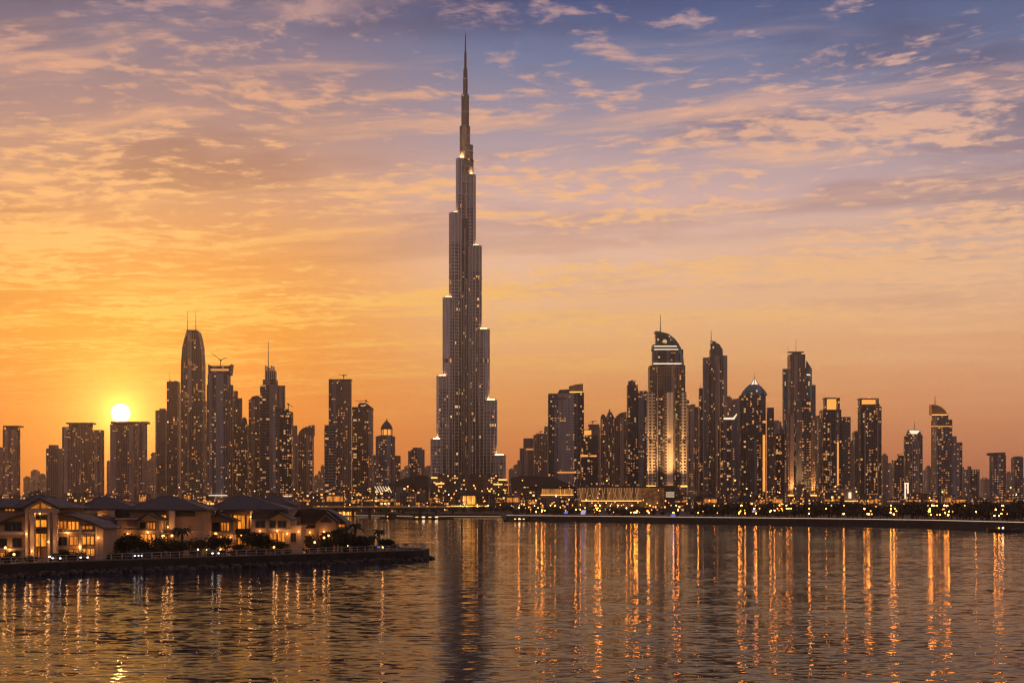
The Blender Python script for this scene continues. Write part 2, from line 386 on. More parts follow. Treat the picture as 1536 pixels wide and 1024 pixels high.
def wall_along(pts, z0, z1, thick):
    """a wall that follows the shore, one connected piece"""
    vs, fs = [], []
    for i, p in enumerate(pts):
        a = Vector(pts[max(i - 1, 0)]); b = Vector(pts[min(i + 1, len(pts) - 1)]); t = (b - a).normalized(); n = Vector((-t.y, t.x)) * thick
        q = Vector(p)
        vs += [(q.x - n.x * .1, q.y - n.y * .1, z0), (q.x + n.x, q.y + n.y, z0), (q.x + n.x, q.y + n.y, z1), (q.x - n.x * .1, q.y - n.y * .1, z1)]
    for i in range(len(pts) - 1):
        a = 4 * i; fs += [(a + j, a + 4 + j, a + 4 + (j + 1) % 4, a + (j + 1) % 4) for j in range(4)]
    e = 4 * (len(pts) - 1); fs += [(0, 1, 2, 3), (e + 3, e + 2, e + 1, e)]
    return MB().add(vs, fs)
q = empty('quay_wall', (*QUAY[0], 0), 'long dark stone quay wall along the far shore right of the tall tower', 'quay wall')
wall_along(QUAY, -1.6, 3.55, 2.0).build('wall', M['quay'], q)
wall_along([(x, y - 0.05) for x, y in QUAY], 3.553, 3.70, 0.8).build('coping', M['deck'], q)
wall_along([(x, y + 1.5) for x, y in QUAY], 3.9, 4.15, 0.25).build('light_strip', glow("quay strip light", (1.0, 0.66, 0.42), 0.9), q)
q = empty('quay_wall', (*LEFT[2], 0), 'low far quay edge beyond the villas with a thin pale strip of light', 'quay wall')
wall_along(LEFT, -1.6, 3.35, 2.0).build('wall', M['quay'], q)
wall_along([(x, y - 0.3) for x, y in LEFT[1:]], 0.9, 1.25, 0.25).build('light_strip', glow("left strip light", (1.0, 0.60, 0.32), 0.8), q)

# ------------------------------------------------------------------ towers
WINM = {}
def win_mesh(kind, w, h):
    key = (kind, round(w, 1), round(h, 1))
    if key not in WINM:
        WINM[key] = MB().box(-w / 2, w / 2, -0.12, 0.12, -h / 2, h / 2).mesh('window', M[kind])
    return WINM[key]
def windows_on(root, x0, x1, yf, z0, z1, n, bay=3.2, fl=3.6, w=1.7, h=1.35, side=None, gap=None):
    """separate lit windows on a storey grid of a wall facing the camera (or a side wall)"""
    nb = max(1, int((x1 - x0 - 1.2) / bay)); nf = max(1, int((z1 - z0 - 4) / fl))
    wt = [rnd.random() ** 2.2 + 0.05 for _ in range(nb)]
    used = set(); last = None
    for _ in range(n):
        for _try in range(8):
            q = rnd.random()
            if last and q < 0.32: b, f = last[0], last[1] + rnd.choice([-2, -1, 1, 1, 2])      # runs up a stair or a stack of flats
            elif last and q < 0.48: b, f = last[0] + rnd.choice([-1, 1]), last[1]
            else: b = rnd.choices(range(nb), wt)[0]; f = int(nf * (rnd.random() ** 1.25))
            if (b, f) not in used and 0 <= b < nb and 0 <= f < nf: break
        else: continue
        used.add((b, f)); last = (b, f)
        kind = rnd.choices(['amber', 'orange', 'warm'], [5, 3, 2])[0]
        big = rnd.random() < 0.18
        me = win_mesh(kind, w * (1.35 if big else 1), h * (1.0 if big else rnd.choice([0.8, 1.0])))
        u = x0 + 0.6 + (b + 0.5) * (x1 - x0 - 1.2) / nb
        z = z0 + 4 + (f + 0.55) * fl
        loc = Vector((u, yf - 0.1, z)) if side is None else Vector((side, u, z))
        link('window', me, root, loc - root.location, 0 if side is None else R(90))
GZ = 3.2
class Tower:
    def __init__(s, name, label, px, Y, mat='stone', cat='tower', group=None):
        s.Y = Y; s.mat = mat; s.n = 0
        s.root = empty(name, (X(px, Y), Y, GZ), label, cat, group)
    def sx(s, x0, x1, Y, d):
        xl = X(x0, Y + d) if x0 > 768 else X(x0, Y)
        xr = X(x1, Y + d) if x1 < 768 else X(x1, Y)
        if xr - xl < 3: m = (X(x0, Y) + X(x1, Y)) / 2; xl, xr = m - 2, m + 2
        return xl, xr
    def tier(s, x0, x1, yt, win=0, dy=0, d=None, shape='box', mat=None, yb=None, name='shaft', yl=None, yr=None):
        """one block of the tower, x0..x1 and its top row measured in the photograph at the tower's own distance; yl, yr tilt the roof"""
        Y = s.Y + dy + s.n * 0.45; s.n += 1
        w = (x1 - x0) * Y / FPX
        if d is None: d = max(8.0, min(34.0, w * 0.8))
        xl, xr = s.sx(x0, x1, Y, d)
        z0 = GZ - 1.0 if yb is None else Z(yb, Y)
        z1 = Z(yt, Y)
        b = MB(); m = FM.get(mat or s.mat) or M[mat or s.mat]
        if yl is not None:
            b.slab([(xl, z0), (xr, z0), (xr, Z(yr, Y)), (xl, Z(yl, Y))], Y, Y + d); z1 = min(Z(yl, Y), Z(yr, Y))
        elif shape == 'oct':
            c = (xr - xl) * 0.2; cdp = min(c, d * 0.4)
            b.prism([(xl + c, Y), (xr - c, Y), (xr, Y + cdp), (xr, Y + d - cdp), (xr - c, Y + d), (xl + c, Y + d), (xl, Y + d - cdp), (xl, Y + cdp)], z0, z1)
        elif shape == 'round':
            cx, rx = (xl + xr) / 2, (xr - xl) / 2
            b.prism([(cx + rx * math.cos(a), Y + d / 2 + d / 2 * math.sin(a)) for a in [2 * math.pi * i / 20 for i in range(20)]], z0, z1)
        else:
            b.box(xl, xr, Y, Y + d, z0, z1)
        b.build(name, m, s.root)
        if win and shape != 'round':
            zz = max(z0, GZ + 8)
            ins = (xr - xl) * 0.2 if shape == 'oct' else 0
            windows_on(s.root, xl + ins, xr - ins, Y, zz, z1, int(win * 0.8))
            if shape == 'box' and d > 10:
                windows_on(s.root, Y, Y + d, 0, zz, z1, int(win * 0.2), side=(xl - 0.05 if x0 > 768 else xr + 0.05))
        elif win:
            cx, rx = (xl + xr) / 2, (xr - xl) / 2
            windows_on(s.root, cx - rx * 0.35, cx + rx * 0.35, Y + 0.6, max(z0, GZ + 8), z1, win)
        s.lastY, s.xl, s.xr, s.d, s.z1 = Y, xl, xr, d, z1
        return s
    def box(s, name, x0, x1, y0, y1, mat, dy=-0.6, d=1.2):
        """a plain rectangular part: y0 is its top row, y1 its bottom row"""
        Y = s.Y + dy
        MB().box(X(x0, Y), X(x1, Y), Y, Y + d, Z(y1, Y), Z(y0, Y)).build(name, FM.get(mat) or M[mat], s.root); return s
    def mast(s, px, y0, y1, r=0.6, dy=8, mat='steel', name='mast', r1=None):
        Y = s.Y + dy
        MB().tube((X(px, Y), Y, Z(y1, Y)), (X(px, Y), Y, Z(y0, Y)), r, r1 if r1 is not None else r * 0.4, 8).build(name, M[mat], s.root); return s
    def prof(s, name, pts, mat, dy=0, d=12):
        Y = s.Y + dy
        MB().slab([(X(x, Y), Z(y, Y)) for x, y in pts], Y, Y + d).build(name, FM.get(mat) or M[mat], s.root); return s
    def lathe(s, name, px, pts, mat, dy=8, n=20, smooth=False):
        Y = s.Y + dy; u = Y / FPX
        MB().lathe(X(px, Y), Y, [(max(r * u, 0.03), Z(y, Y)) for r, y in pts], n).build(name, FM.get(mat) or M[mat], s.root, smooth); return s

def flood(px, py, Y, up, power, mat=None):
    """floodlight washing up a facade behind it"""
    l = bpy.data.lights.new('floodlight', 'SPOT'); o = bpy.data.objects.new('floodlight', l); COL.objects.link(o)
    l.energy = power * 1e6; l.color = (1.0, 0.50, 0.16); l.spot_size = R(75); l.spot_blend = 0.8; l.shadow_soft_size = 1.0
    o.location = (X(px, Y), Y, Z(py, Y)); o.rotation_euler = Vector((0, -24, -up)).to_track_quat('Z', 'Y').to_euler()

def crane(px, Y, y0, y1, jib, label, dy=10):
    """tower crane standing on a roof: mast, cab, main jib and counter jib"""
    Y = Y + dy
    r = empty('tower_crane', (X(px, Y), Y, Z(y1, Y)), label, 'crane')
    x, zt = X(px, Y), Z(y0, Y)
    MB().tube((x, Y, Z(y1, Y) - 1), (x, Y, zt), 0.7, 0.6, 4).build('mast', M['dmetal'], r)
    MB().box(x - 1.2, x + 1.2, Y - 1.2, Y + 1.2, zt - 1.5, zt + 1.0).build('cab', M['dmetal'], r)
    MB().tube((x, Y, zt), (X(jib[0], Y), Y, Z(jib[1], Y)), 0.6, 0.35, 4).build('jib', M['dmetal'], r)
    MB().tube((x, Y, zt), (X(jib[2], Y), Y, Z(jib[3], Y)), 0.7, 0.5, 4).build('counter_jib', M['dmetal'], r)

def roof_plant(t, x0, x1, y0, y1, mat='metal'):
    t.box('plant_room', x0, x1, y0, y1, mat, dy=6, d=9)

# --- left cluster, in the glow of the sun
T = Tower('slab_tower', 'narrow hazy slab cut by the left edge of the photo', -6, 2500, 'rose').tier(-22, 5, 670, 12)
T = Tower('slab_tower', 'slim hazy slab tower with open roof frame near the left edge', 17, 2300, 'rose').tier(4, 30.5, 644, 45)
T.box('roof_frame', 4.5, 30, 638, 640.2, 'rose', 2, 18); T.box('plant_room', 9, 24, 640, 644.5, 'rose', 6, 10); T.box('roof_post', 4.5, 6, 640.2, 645, 'rose', 2.2, 1.5); T.box('roof_post', 28, 29.5, 640.2, 645, 'rose', 2.2, 1.5)
T = Tower('stepped_tower', 'small hazy stepped block left of the two wide slabs', 81, 2700, 'pale').tier(69, 93, 672, 14).tier(73, 88, 667, 3, dy=2)
T = Tower('twin_slab_tower', 'wide hazy slab with lower right wing left of the sun', 125, 2450, 'rose').tier(93, 139, 640, 60).tier(139, 156.5, 644.5, 14, dy=4)
T.box('roof_frame', 99, 139, 633.5, 635.5, 'rose', 3, 22); T.box('plant_room', 103, 136, 635.5, 640.5, 'rose', 7, 14)
T = Tower('slab_tower', 'wide hazy slab with the sun disc resting on its roof', 193, 2450, 'rose').tier(165, 208, 636, 46).tier(206, 221, 634, 12, dy=3)
T.box('parapet', 166, 221, 632, 635.2, 'rose', 4, 20)
T = Tower('slab_tower', 'hazy lower slab just right of the sun and left of a masted slab', 241, 2600, 'pale').tier(233, 252, 615, 14).tier(239, 249, 612.5, 0, dy=4)
T = Tower('slab_tower', 'hazy flat topped slab with short leaning mast beside the twin mast tower', 259, 2500, 'pale').tier(250, 270, 572, 26).tier(253, 268, 571, 0, dy=4)
T.mast(254.5, 558, 573, 0.5)

T = Tower('twin_mast_tower', 'tall tapering tower with two thin masts right of the sun', 287, 2350, 'stone')
Y0 = T.Y; pf = [(270, 760), (304, 760), (304, 600), (302.5, 598), (302.5, 545), (301, 520), (298, 504), (295.5, 496), (279.5, 496), (277, 505), (273, 522), (271.3, 545), (270.5, 600)]
T.prof('shaft', [(x, y) for x, y in pf], 'stone', 0, 30)
windows_on(T.root, X(271, Y0), X(303, Y0), Y0, GZ + 8, Z(560, Y0), 62); windows_on(T.root, X(275, Y0), X(298, Y0), Y0, Z(555, Y0), Z(500, Y0), 14)
T.box('pier', 270.2, 277, 590, 752, 'rose', -1.2, 2.0); T.box('pier', 283, 287, 610, 752, 'rose', -1.2, 2.0)
T.box('crown_band', 280, 295, 494.6, 497, 'metal', 3, 20)
T.mast(281.5, 466, 496, 0.7); T.mast(293.7, 466, 496, 0.7)

T = Tower('crane_tower', 'broad tower with flared open crown and a crane on its roof', 329, 2250, 'grey')
T.tier(311.5, 346, 560, 50, dy=1).tier(310, 316.5, 577, 0, dy=-1, mat='rose').tier(342, 350, 577, 6, dy=0, mat='rose')
T.prof('crown', [(312.5, 562), (345.5, 562), (347.5, 546), (343, 548.5), (316, 548.5), (312, 546)], 'grey', 4, 18)
T.box('crown_band', 316, 343, 553, 556, 'amber', 3.4, 0.6); T.box('base_band', 313, 341, 742, 743.3, 'white', -0.9, 0.5)
crane(331, 2250, 540, 549, (317, 529, 340, 536), 'thin crane with raised jib on the broad tower roof left of centre')
T = Tower('stepped_tower', 'hazy stepped slab close behind the broad crane tower', 356, 2600, 'pale').tier(349, 357, 586, 6).tier(355, 363.5, 597, 6, dy=2)
T = Tower('domed_block', 'lower block with small roof dome between crane tower and ribbed mast tower', 361, 2400, 'stone').tier(350, 374, 636, 46).tier(360, 371, 631, 0, dy=6)
T.lathe('dome', 366.5, [(4, 631), (3.4, 628), (1.6, 626), (0.1, 625.5)], 'metal', 14)
T = Tower('slab_tower', 'round shouldered slab touching the left side of the ribbed mast tower', 382, 2450, 'stone')
T.tier(373, 392, 599, 34).prof('crown', [(374.5, 600), (391, 600), (391, 594.5), (385, 593), (378, 594.5)], 'stone', 3, 16)
T = Tower('mast_tower', 'tall tower with ribbed lantern crown and a single high mast', 404, 2350, 'band')
T.tier(390, 420, 577, 26).tier(394, 417, 569, 4, dy=2).tier(418, 428, 578, 6, dy=4, mat='stone')
for i in range(6): T.box('crown_fin', 397.4 + i * 3, 398.9 + i * 3, 548 + (i % 3) * 1.5 + (6 if i == 5 else 0), 569.5, 'steel', 5 + (i % 2) * 0.6, 10)
T.box('crown_core', 398.5, 413.4, 556, 569.4, 'dmetal', 8, 6)
T.mast(402.5, 511, 557, 1.0, 11)
T = Tower('dark_tower', 'dark flat topped tower full of lit windows in front of the ribbed mast tower', 425, 2150, 'dark')
T.tier(416, 440, 617, 62).tier(409, 418, 622, 10, dy=2, mat='band').tier(414, 434, 613, 0, dy=5)
crane(432.5, 2150, 606, 614, (440, 611, 430, 604), 'tiny crane on the dark tower left of centre')
T.box('base_band', 411, 438, 743, 744, 'white', -0.9, 0.5)
T = Tower('slab_tower', 'thin pale sliver of a slab between two towers left of centre', 443, 2900, 'pale').tier(439, 446, 638, 2)
T = Tower('round_shoulder_tower', 'hazy tower with one rounded shoulder standing alone left of centre', 459, 2500, 'stone')
T.tier(446, 471, 652, 40).prof('crown', [(447, 653), (470.5, 653), (470.5, 637), (462, 638.5), (454, 642), (449, 647)], 'stone', 2, 16)

# --- middle left
T = Tower('crane_tower', 'tall plain tower with a small crane, lower left wing and many lights', 510, 2250, 'grey')
T.tier(493, 512, 569.5, 48).tier(510, 527.5, 571, 30, dy=2, mat='rose').tier(486.5, 505, 637, 14, dy=-2, mat='band')
T.box('parapet', 493, 527, 568.3, 570.2, 'metal', 4, 16)
crane(515.5, 2250, 563, 569, (507, 561, 521, 562), 'small red brown crane on the tall plain tower left of the tallest tower')
T = Tower('curved_top_tower', 'tower with a sloping rounded top right of the plain crane tower', 546, 2300, 'stone')
T.tier(528, 538, 610, 20, mat='band').tier(536, 560, 614, 52, dy=1).prof('crown', [(536.8, 615), (559, 615), (559.2, 612), (553, 607), (549, 604), (539, 604), (537, 607)], 'grey', 3, 16)
T.box('crown_band', 541, 547, 607.5, 609, 'warm', 2.6, 0.5)
crane(549, 2300, 600.5, 605, (533, 601.5, 553, 604), 'flat crane on the curved tower roof left of the tallest tower')
T = Tower('domed_tower', 'stout tower with a lit round lantern and small pointed dome', 580, 2250, 'grey')
T.tier(567, 589, 653, 44).tier(563.5, 569, 654, 4, dy=-1, mat='rose').tier(587.5, 592.8, 654, 4, dy=-1.5, mat='rose')
T.lathe('lantern_base', 580, [(8.9, 655), (8.9, 652.6)], 'stone', 12); T.lathe('lantern_core', 580, [(6.4, 653), (6.4, 643.4)], 'gold', 12)
for i in range(8):
    a = 2 * math.pi * i / 8 + 0.2; u = T.Y / FPX
    MB().tube((X(580, T.Y + 12) + 8.2 * u * math.cos(a), T.Y + 12 + 8.2 * u * math.sin(a), Z(653, T.Y + 12)), (X(580, T.Y + 12) + 8.2 * u * math.cos(a), T.Y + 12 + 8.2 * u * math.sin(a), Z(643, T.Y + 12)), 0.75, 0.75, 6).build('column', M['pier'], T.root)
T.lathe('dome', 580, [(9, 644), (9, 642.4), (8, 639.5), (6, 636), (3.4, 633), (1, 630.5), (0.2, 627.6)], 'metal', 12, 24, True)
T = Tower('slab_tower', 'low pale block touching the right side of the domed tower', 597, 2700, 'pale').tier(592, 601, 683, 4)
T = Tower('squat_tower', 'squat dark tower alone just left of the tallest tower', 625, 2350, 'grey').tier(612, 618, 676, 3).tier(616.5, 637, 674, 26, dy=-1).tier(619, 633, 671, 0, dy=4)

# --- the tallest tower
def burj():
    Yc = 2560.0; xc = X(699, Yc); u = Yc / FPX
    r = empty('spire_tower', (xc, Yc, GZ), 'the tallest tower, silver, stepping up to a needle spire', 'skyscraper')
    zz = lambda y: Z(y, Yc)
    def capsule(ang, reach, rad, seg=14):
        d = Vector((math.cos(ang), math.sin(ang))); n = Vector((-d.y, d.x)); c = d * reach
        pts = [-n * rad] + [c + d * rad * math.sin(t) - n * rad * math.cos(t) for t in [math.pi * i / seg for i in range(seg + 1)]] + [n * rad]
        return [(xc + p.x, Yc + p.y) for p in pts]
    wings = {
        R(206): [(240, 15), (322, 25.2), (449, 34.5), (566, 43.5), (660, 52)],
        R(334): [(264, 15), (371, 24), (496, 36), (602, 47), (684, 60)],
        R(90): [(300, 0), (400, 0), (500, 0), (590, 0), (668, 0)],
    }
    for a, steps in wings.items():
        for i, (yt, ext) in enumerate(steps):
            rad = 10.4 + 0.35 * i
            front = abs(a - R(90)) < 0.01
            reach = (6, 18, 30, 41, 51)[i] if front else max(1.0, (ext * u - rad) / abs(math.cos(a)))
            z1 = zz(yt)
            d = Vector((math.cos(a), math.sin(a))); cx, cy = xc + d.x * reach, Yc + d.y * reach
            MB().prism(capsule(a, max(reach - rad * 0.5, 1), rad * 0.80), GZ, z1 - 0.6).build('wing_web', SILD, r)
            MB().lathe(cx, cy, [(rad, GZ), (rad, z1)], 28).build('wing_tier', SIL, r, True)
            for fa in (-2.75, -2.2, -1.57, -0.95, -0.4):
                fx, fy = cx + (rad + .15) * math.cos(fa), cy + (rad + .15) * math.sin(fa)
                MB().tube((fx, fy, GZ), (fx, fy, z1 - 2.5), 0.8, 0.8, 4).build('fin', M['finm'], r)
            MB().lathe(cx, cy, [(rad + .35, z1 - 2.2), (rad + .35, z1 + 0.9)], 28).build('terrace_rim', M['steel'], r)
            lt = MB().lathe(cx, cy, [(rad * 0.62, z1 + 0.95), (rad * 0.62, z1 + 2.0)], 12).build('terrace_light', TL, r)
            nb = [(416, 421), (540, 545.5), (636, 641)]
            for y0, y1 in nb:
                prev = steps[i - 1][0] if i else 0
                if yt + 18 < y0 and (i == len(steps) - 1 or y0 < steps[i + 1][0] - 6):
                    MB().lathe(cx, cy, [(rad + .22, zz(y1)), (rad + .22, zz(y0))], 28).build('plant_floor', SILB, r)
    # the core between the two front wings, with slim vertical ribs
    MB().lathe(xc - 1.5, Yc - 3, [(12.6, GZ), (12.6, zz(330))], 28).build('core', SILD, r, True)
    for i, fa in enumerate((-2.3, -2.05, -1.8, -1.57, -1.3, -1.05, -0.8)):
        x, y = xc - 1.5 + 12.9 * math.cos(fa), Yc - 3 + 12.9 * math.sin(fa)
        MB().tube((x, y, GZ), (x, y, zz((400, 360, 440, 345, 420, 372, 430)[i])), 0.75, 0.75, 6).build('rib', M['steel'], r)
    # upper shafts, each a round drum set a little off the axis
    for x0, x1, yt in ((684.5, 710.2, 219), (689.5, 705.2, 190), (690, 709.5, 218), (692, 703.6, 142.5), (694.4, 701.6, 118)):
        rad = (x1 - x0) / 2 * u; cx = xc + ((x0 + x1) / 2 - 699) * u; z1 = zz(yt)
        if (x0, yt) == (684.5, 219): z1 = zz(240)
        MB().lathe(cx, Yc + (2.5 if x1 > 709 else 0), [(rad, zz(345)), (rad, z1 - 3), (rad * 1.04, z1 - 2.9), (rad * 1.04, z1)], 24).build('upper_shaft', SIL, r, True)
    for y in (205, 228, 252, 275, 295, 168):
        rad = {205: 7.9, 228: 10.4, 252: 13.0, 275: 13.0, 295: 13.2, 168: 6.0}[y]
        cxo = {205: 697.3, 228: 699.8, 252: 697.2, 275: 697.6, 295: 697.6, 168: 697.8}[y]
        MB().lathe(xc + (cxo - 699) * u, Yc, [(rad * u + .12, zz(y + 1.2)), (rad * u + .12, zz(y))], 24).build('shaft_band', M['steel'], r)
    MB().lathe(xc - 0.9 * u, Yc, [(3.4 * u, zz(125)), (3.1 * u, zz(104)), (2.0 * u, zz(103)), (1.8 * u, zz(79)), (1.15 * u, zz(78)), (0.9 * u, zz(62)), (0.45 * u, zz(50))], 10).build('spire', M['metal'], r)
    # stepped base of the three wings
    for i, (x0, x1, yt, dy) in enumerate(((640, 762, 722, -50), (652, 748, 712, -66), (668, 728, 729, -86))):
        MB().box(X(x0, Yc), X(x1, Yc), Yc + dy, Yc + 30 - i * 4, GZ - 1, zz(yt)).build('podium', FM['low'], r)
    for x0, x1, y in ((649, 659, 716.5), (656, 669, 725), (741, 754, 726), (748, 760, 719.5)):
        MB().box(X(x0, Yc), X(x1, Yc), Yc - 70, Yc - 68.5, zz(y + 1.6), zz(y)).build('base_light', M['goldhi'], r)
    for (x0, x1, z_lo, z_hi, n, yw) in ((645, 664, 720, 665, 12, Yc - 36.5), (653, 673, 650, 575, 10, Yc - 32), (734, 748, 680, 610, 9, Yc - 32), (744, 762, 716, 690, 6, Yc - 38), (728, 745, 592, 520, 6, Yc - 28)):
        windows_on(r, X(x0 + 5, Yc), X(x1 - 5, Yc), yw, zz(z_lo), zz(z_hi), n)
    # windows up the core between the wings
    for (yb, yt, n) in ((712, 560, 26), (560, 404, 12)):
        windows_on(r, xc - 7, xc + 5, Yc - 15.6, zz(yb), zz(yt), n)
TL = glow("terrace light", (1.0, 0.50, 0.18), 22.0)
burj()

# --- right half
T = Tower('stepped_tower', 'hazy stepped block first right of the tallest tower', 792, 2700, 'pale').tier(776, 786, 690, 2).tier(779.5, 800, 672, 10, dy=-2).tier(785, 801, 657, 6, dy=4)
T.box('sign_band', 789, 800.5, 672.5, 674.5, 'amber', -3, 0.6)
T = Tower('slab_tower', 'pale ribbed slab left of the wide tower with a glowing roof panel', 811, 2600, 'rose').tier(800, 821.5, 652, 12).tier(804, 816, 650, 0, dy=4)
crane(811, 2600, 647, 651, (806, 649, 814, 646), 'tiny crane on the pale slab right of the tallest tower')
T = Tower('panel_top_tower', 'wide banded tower with a tall glowing panel on its roof', 849, 2150, 'band')
T.tier(822, 836, 592, 24, mat='dark').tier(834.5, 866, 590, 40, dy=1.5).tier(864, 876, 588.5, 22, dy=-1, mat='dark')
T.prof('roof_panel', [(853.5, 590), (874.5, 590), (874.5, 575.5), (866, 576), (853.5, 579)], 'cap', 5, 8)
T.box('panel_light', 854.5, 873.5, 587.2, 588.2, 'goldhi', 3.4, 0.5)
T.prof('roof_slab', [(836, 590.2), (855, 590.2), (853, 583.5), (839, 584.5)], 'metal', 7, 10)
T.box('roof_rail', 822.5, 836, 590, 592.2, 'metal', 3, 12); T.box('roof_line', 832, 850, 596.5, 598, 'dmetal', -0.2, 1.0)
T.box('lit_storey', 835, 864, 707.5, 709, 'gold', 1.1, 0.6)
T = Tower('sign_tower', 'lower dark tower with glowing roof box beside the wide tower', 884, 2050, 'dark').tier(870, 897, 652, 46).box('lit_roof_box', 877, 887, 645, 653.5, 'gold', 5, 8)
T.box('roof_cap', 876.6, 887.4, 644, 645, 'metal', 4.5, 9)
T.box('sign_band', 871, 882, 682, 684.8, 'gold', -0.8, 0.6); T.box('sign_band', 885.5, 895, 682.4, 684.6, 'gold', -0.8, 0.6)
T = Tower('slab_tower', 'hazy slab with a bright edge behind the glowing roof box tower', 891, 2400, 'rose').tier(882, 899, 636, 10).box('pier', 898, 900.2, 640, 730, 'pier', -0.9, 1.4)
crane(889, 2400, 632, 636, (884, 634, 895, 631), 'small crane on the slab behind the glowing roof box tower')
T = Tower('gabled_tower', 'ribbed tower with a pointed gable between two rounded shoulders', 914, 2200, 'rose')
T.tier(900.5, 909, 628, 14).lathe('shoulder_cap', 904.7, [(4.0, 629), (3.8, 625), (2.4, 622), (0.3, 621)], 'rose', 12)
T.tier(908, 923, 628, 22, dy=-2).prof('gable', [(908.3, 628.6), (922.7, 628.6), (920.5, 624), (914.7, 613), (910, 624)], 'rose', -1, 14)
T.tier(922, 940, 626, 20, dy=1).prof('crown', [(923, 627), (939.6, 627), (939.6, 617), (931, 619), (926, 622.5)], 'rose', 3, 14)
for x in (908.4, 911.5, 917.5, 921): T.box('pier', x, x + 1.3, 632, 735, 'pier', -3.2, 1.2)
T = Tower('notched_tower', 'dark tower with notched top touching the white ribbed sail tower', 954, 2150, 'dark')
T.tier(940, 957, 577, 46).tier(942, 953, 572, 0, dy=4).tier(955, 971, 586, 30, dy=2, mat='grey')
crane(948, 2150, 571, 575, (955, 570.5, 943, 571.5), 'tiny crane on the notched dark tower right of centre')

T = Tower('sail_tower', 'big tower with white lit piers and a curved sail shaped crown', 1000, 2000, 'dark')
T.tier(970.5, 1029.5, 590, 72, d=30).tier(972, 1028, 548, 24, dy=1.2, d=26, mat='stone').tier(977.5, 1025, 524, 8, dy=3, d=22)
Y1 = T.Y
for x0, x1 in ((970.2, 983), (998, 1010), (1022, 1029.8)):
    T.box('pier', x0, x1, 588, 730, 'ladder', -2.0, 2.0); flood((x0 + x1) / 2, 733, T.Y - 26, 95, 0.26)
    T.box('added_flood_box', (x0 + x1) / 2 - 2, (x0 + x1) / 2 + 2, 662, 664, 'dmetal', -4.5, 2.4); flood((x0 + x1) / 2, 661, T.Y - 7, 60, 0.0045)  # box and mid-height flood added to brighten the upper piers
T.prof('crown', [(978, 525), (1025.5, 525), (1025.8, 545), (1022.5, 524), (1018, 515), (1011, 507), (1002, 501), (990, 498), (983, 497.5), (983, 515), (979.5, 517)][:1] + [(1023.2, 525), (1018, 515), (1011, 507), (1002, 501), (990, 498), (984, 497.5), (984, 516), (979, 517)], 'teal', 5, 16)
T.prof('sail_fin', [(1022.3, 548), (1026.4, 548), (1025.2, 537), (1022.6, 526), (1018.8, 516.5), (1012, 507.5), (1003, 500.5), (990, 496.8), (983, 496.2), (983, 498), (990, 499), (1001.5, 503.5), (1009.5, 510.5), (1015.5, 519), (1019.5, 530)], 'teal', 2, 22)
T.box('crown_light', 980, 1022, 544.4, 546, 'white', 0.6, 0.8); T.box('crown_light', 981, 1017, 518.4, 519.8, 'white', 4.2, 0.6); T.box('crown_light', 981, 1019, 523.2, 524.4, 'white', 2.5, 0.5)
T.lathe('crown_window', 997, [(0.1, 514), (3.5, 513.9), (3.5, 511.8), (2.2, 509.4), (0.1, 508.8)], 'warm', 6)
T.mast(990.6, 472, 499, 0.9, 10)
T.box('base_light', 969.5, 984, 728, 730, 'goldhi', -6, 1.0); T.box('base_light', 997, 1011, 728, 730, 'goldhi', -6, 1.0); T.box('base_light', 1021, 1031, 728, 730, 'goldhi', -6, 1.0)
for x0, x1 in ((984.5, 987), (995, 997), (1011.5, 1013.5), (1019.5, 1021.5)): T.box('mullion', x0, x1, 549, 730, 'stone', -0.9, 1.2)

T = Tower('slab_tower', 'hazy mid height slab with lit corner between the two sail crowned towers', 1041, 2400, 'stone').tier(1030, 1056, 610, 44).tier(1033, 1043, 606, 0, dy=3)
T.box('corner_light', 1030.6, 1036, 605.4, 606.6, 'gold', 2, 0.6)
T = Tower('fin_top_tower', 'slim tower with curved fin crown and mast right of the white ribbed one', 1072, 2200, 'grey')
T.tier(1054, 1066, 536, 20).tier(1063, 1091, 533, 44, dy=-1.5, mat='stone').tier(1048, 1057, 582, 8, dy=3).tier(1064, 1084, 523, 0, dy=4)
T.prof('crown_fin', [(1066, 524), (1085, 533.5), (1084, 524), (1079.5, 516.5), (1073, 512), (1067, 510.5), (1067, 513), (1073, 515), (1078, 519.5), (1080.5, 525), (1076, 525), (1072, 519)][0:1] + [(1084.5, 533), (1084, 524), (1079.5, 516.5), (1073, 512), (1066, 510.5)], 'teal', 7, 5)
T.mast(1066.8, 495, 524, 0.9, 9); T.mast(1051, 576, 583, 0.5, 8)
for x in (1054.4, 1061.5, 1071, 1078): T.box('pier', x, x + 1.7, 545, 738, 'rose', -2.6, 1.4)
T = Tower('sign_roof_tower', 'dark shorter tower with a curved white light on its roof', 1090, 2050, 'dark').tier(1078, 1106, 629, 50).tier(1075, 1080, 632, 0, dy=-1, mat='rose')
T.prof('roof_light', [(1086, 629.2), (1101, 629.2), (1106, 621), (1104.8, 620.5), (1100, 626), (1086, 626)], 'white', 2, 3)
T = Tower('dome_cap_tower', 'broad dark tower with shallow dome and white lit tip', 1131, 2100, 'dark')
T.tier(1107, 1150, 592, 66, shape='oct').tier(1150, 1161, 611, 14, dy=5, mat='grey').tier(1105, 1109.5, 597, 0, dy=6, mat='grey')
T.lathe('dome', 1131, [(19.5, 593), (19.2, 590.5), (16.5, 586), (12, 581), (7.5, 577)], 'teal', 17, 24)
T.lathe('lit_tip', 1132, [(8.6, 580), (6.6, 577), (5.4, 575.5), (3.4, 572.5), (1.6, 569), (0.3, 567)], 'white', 17, 8)
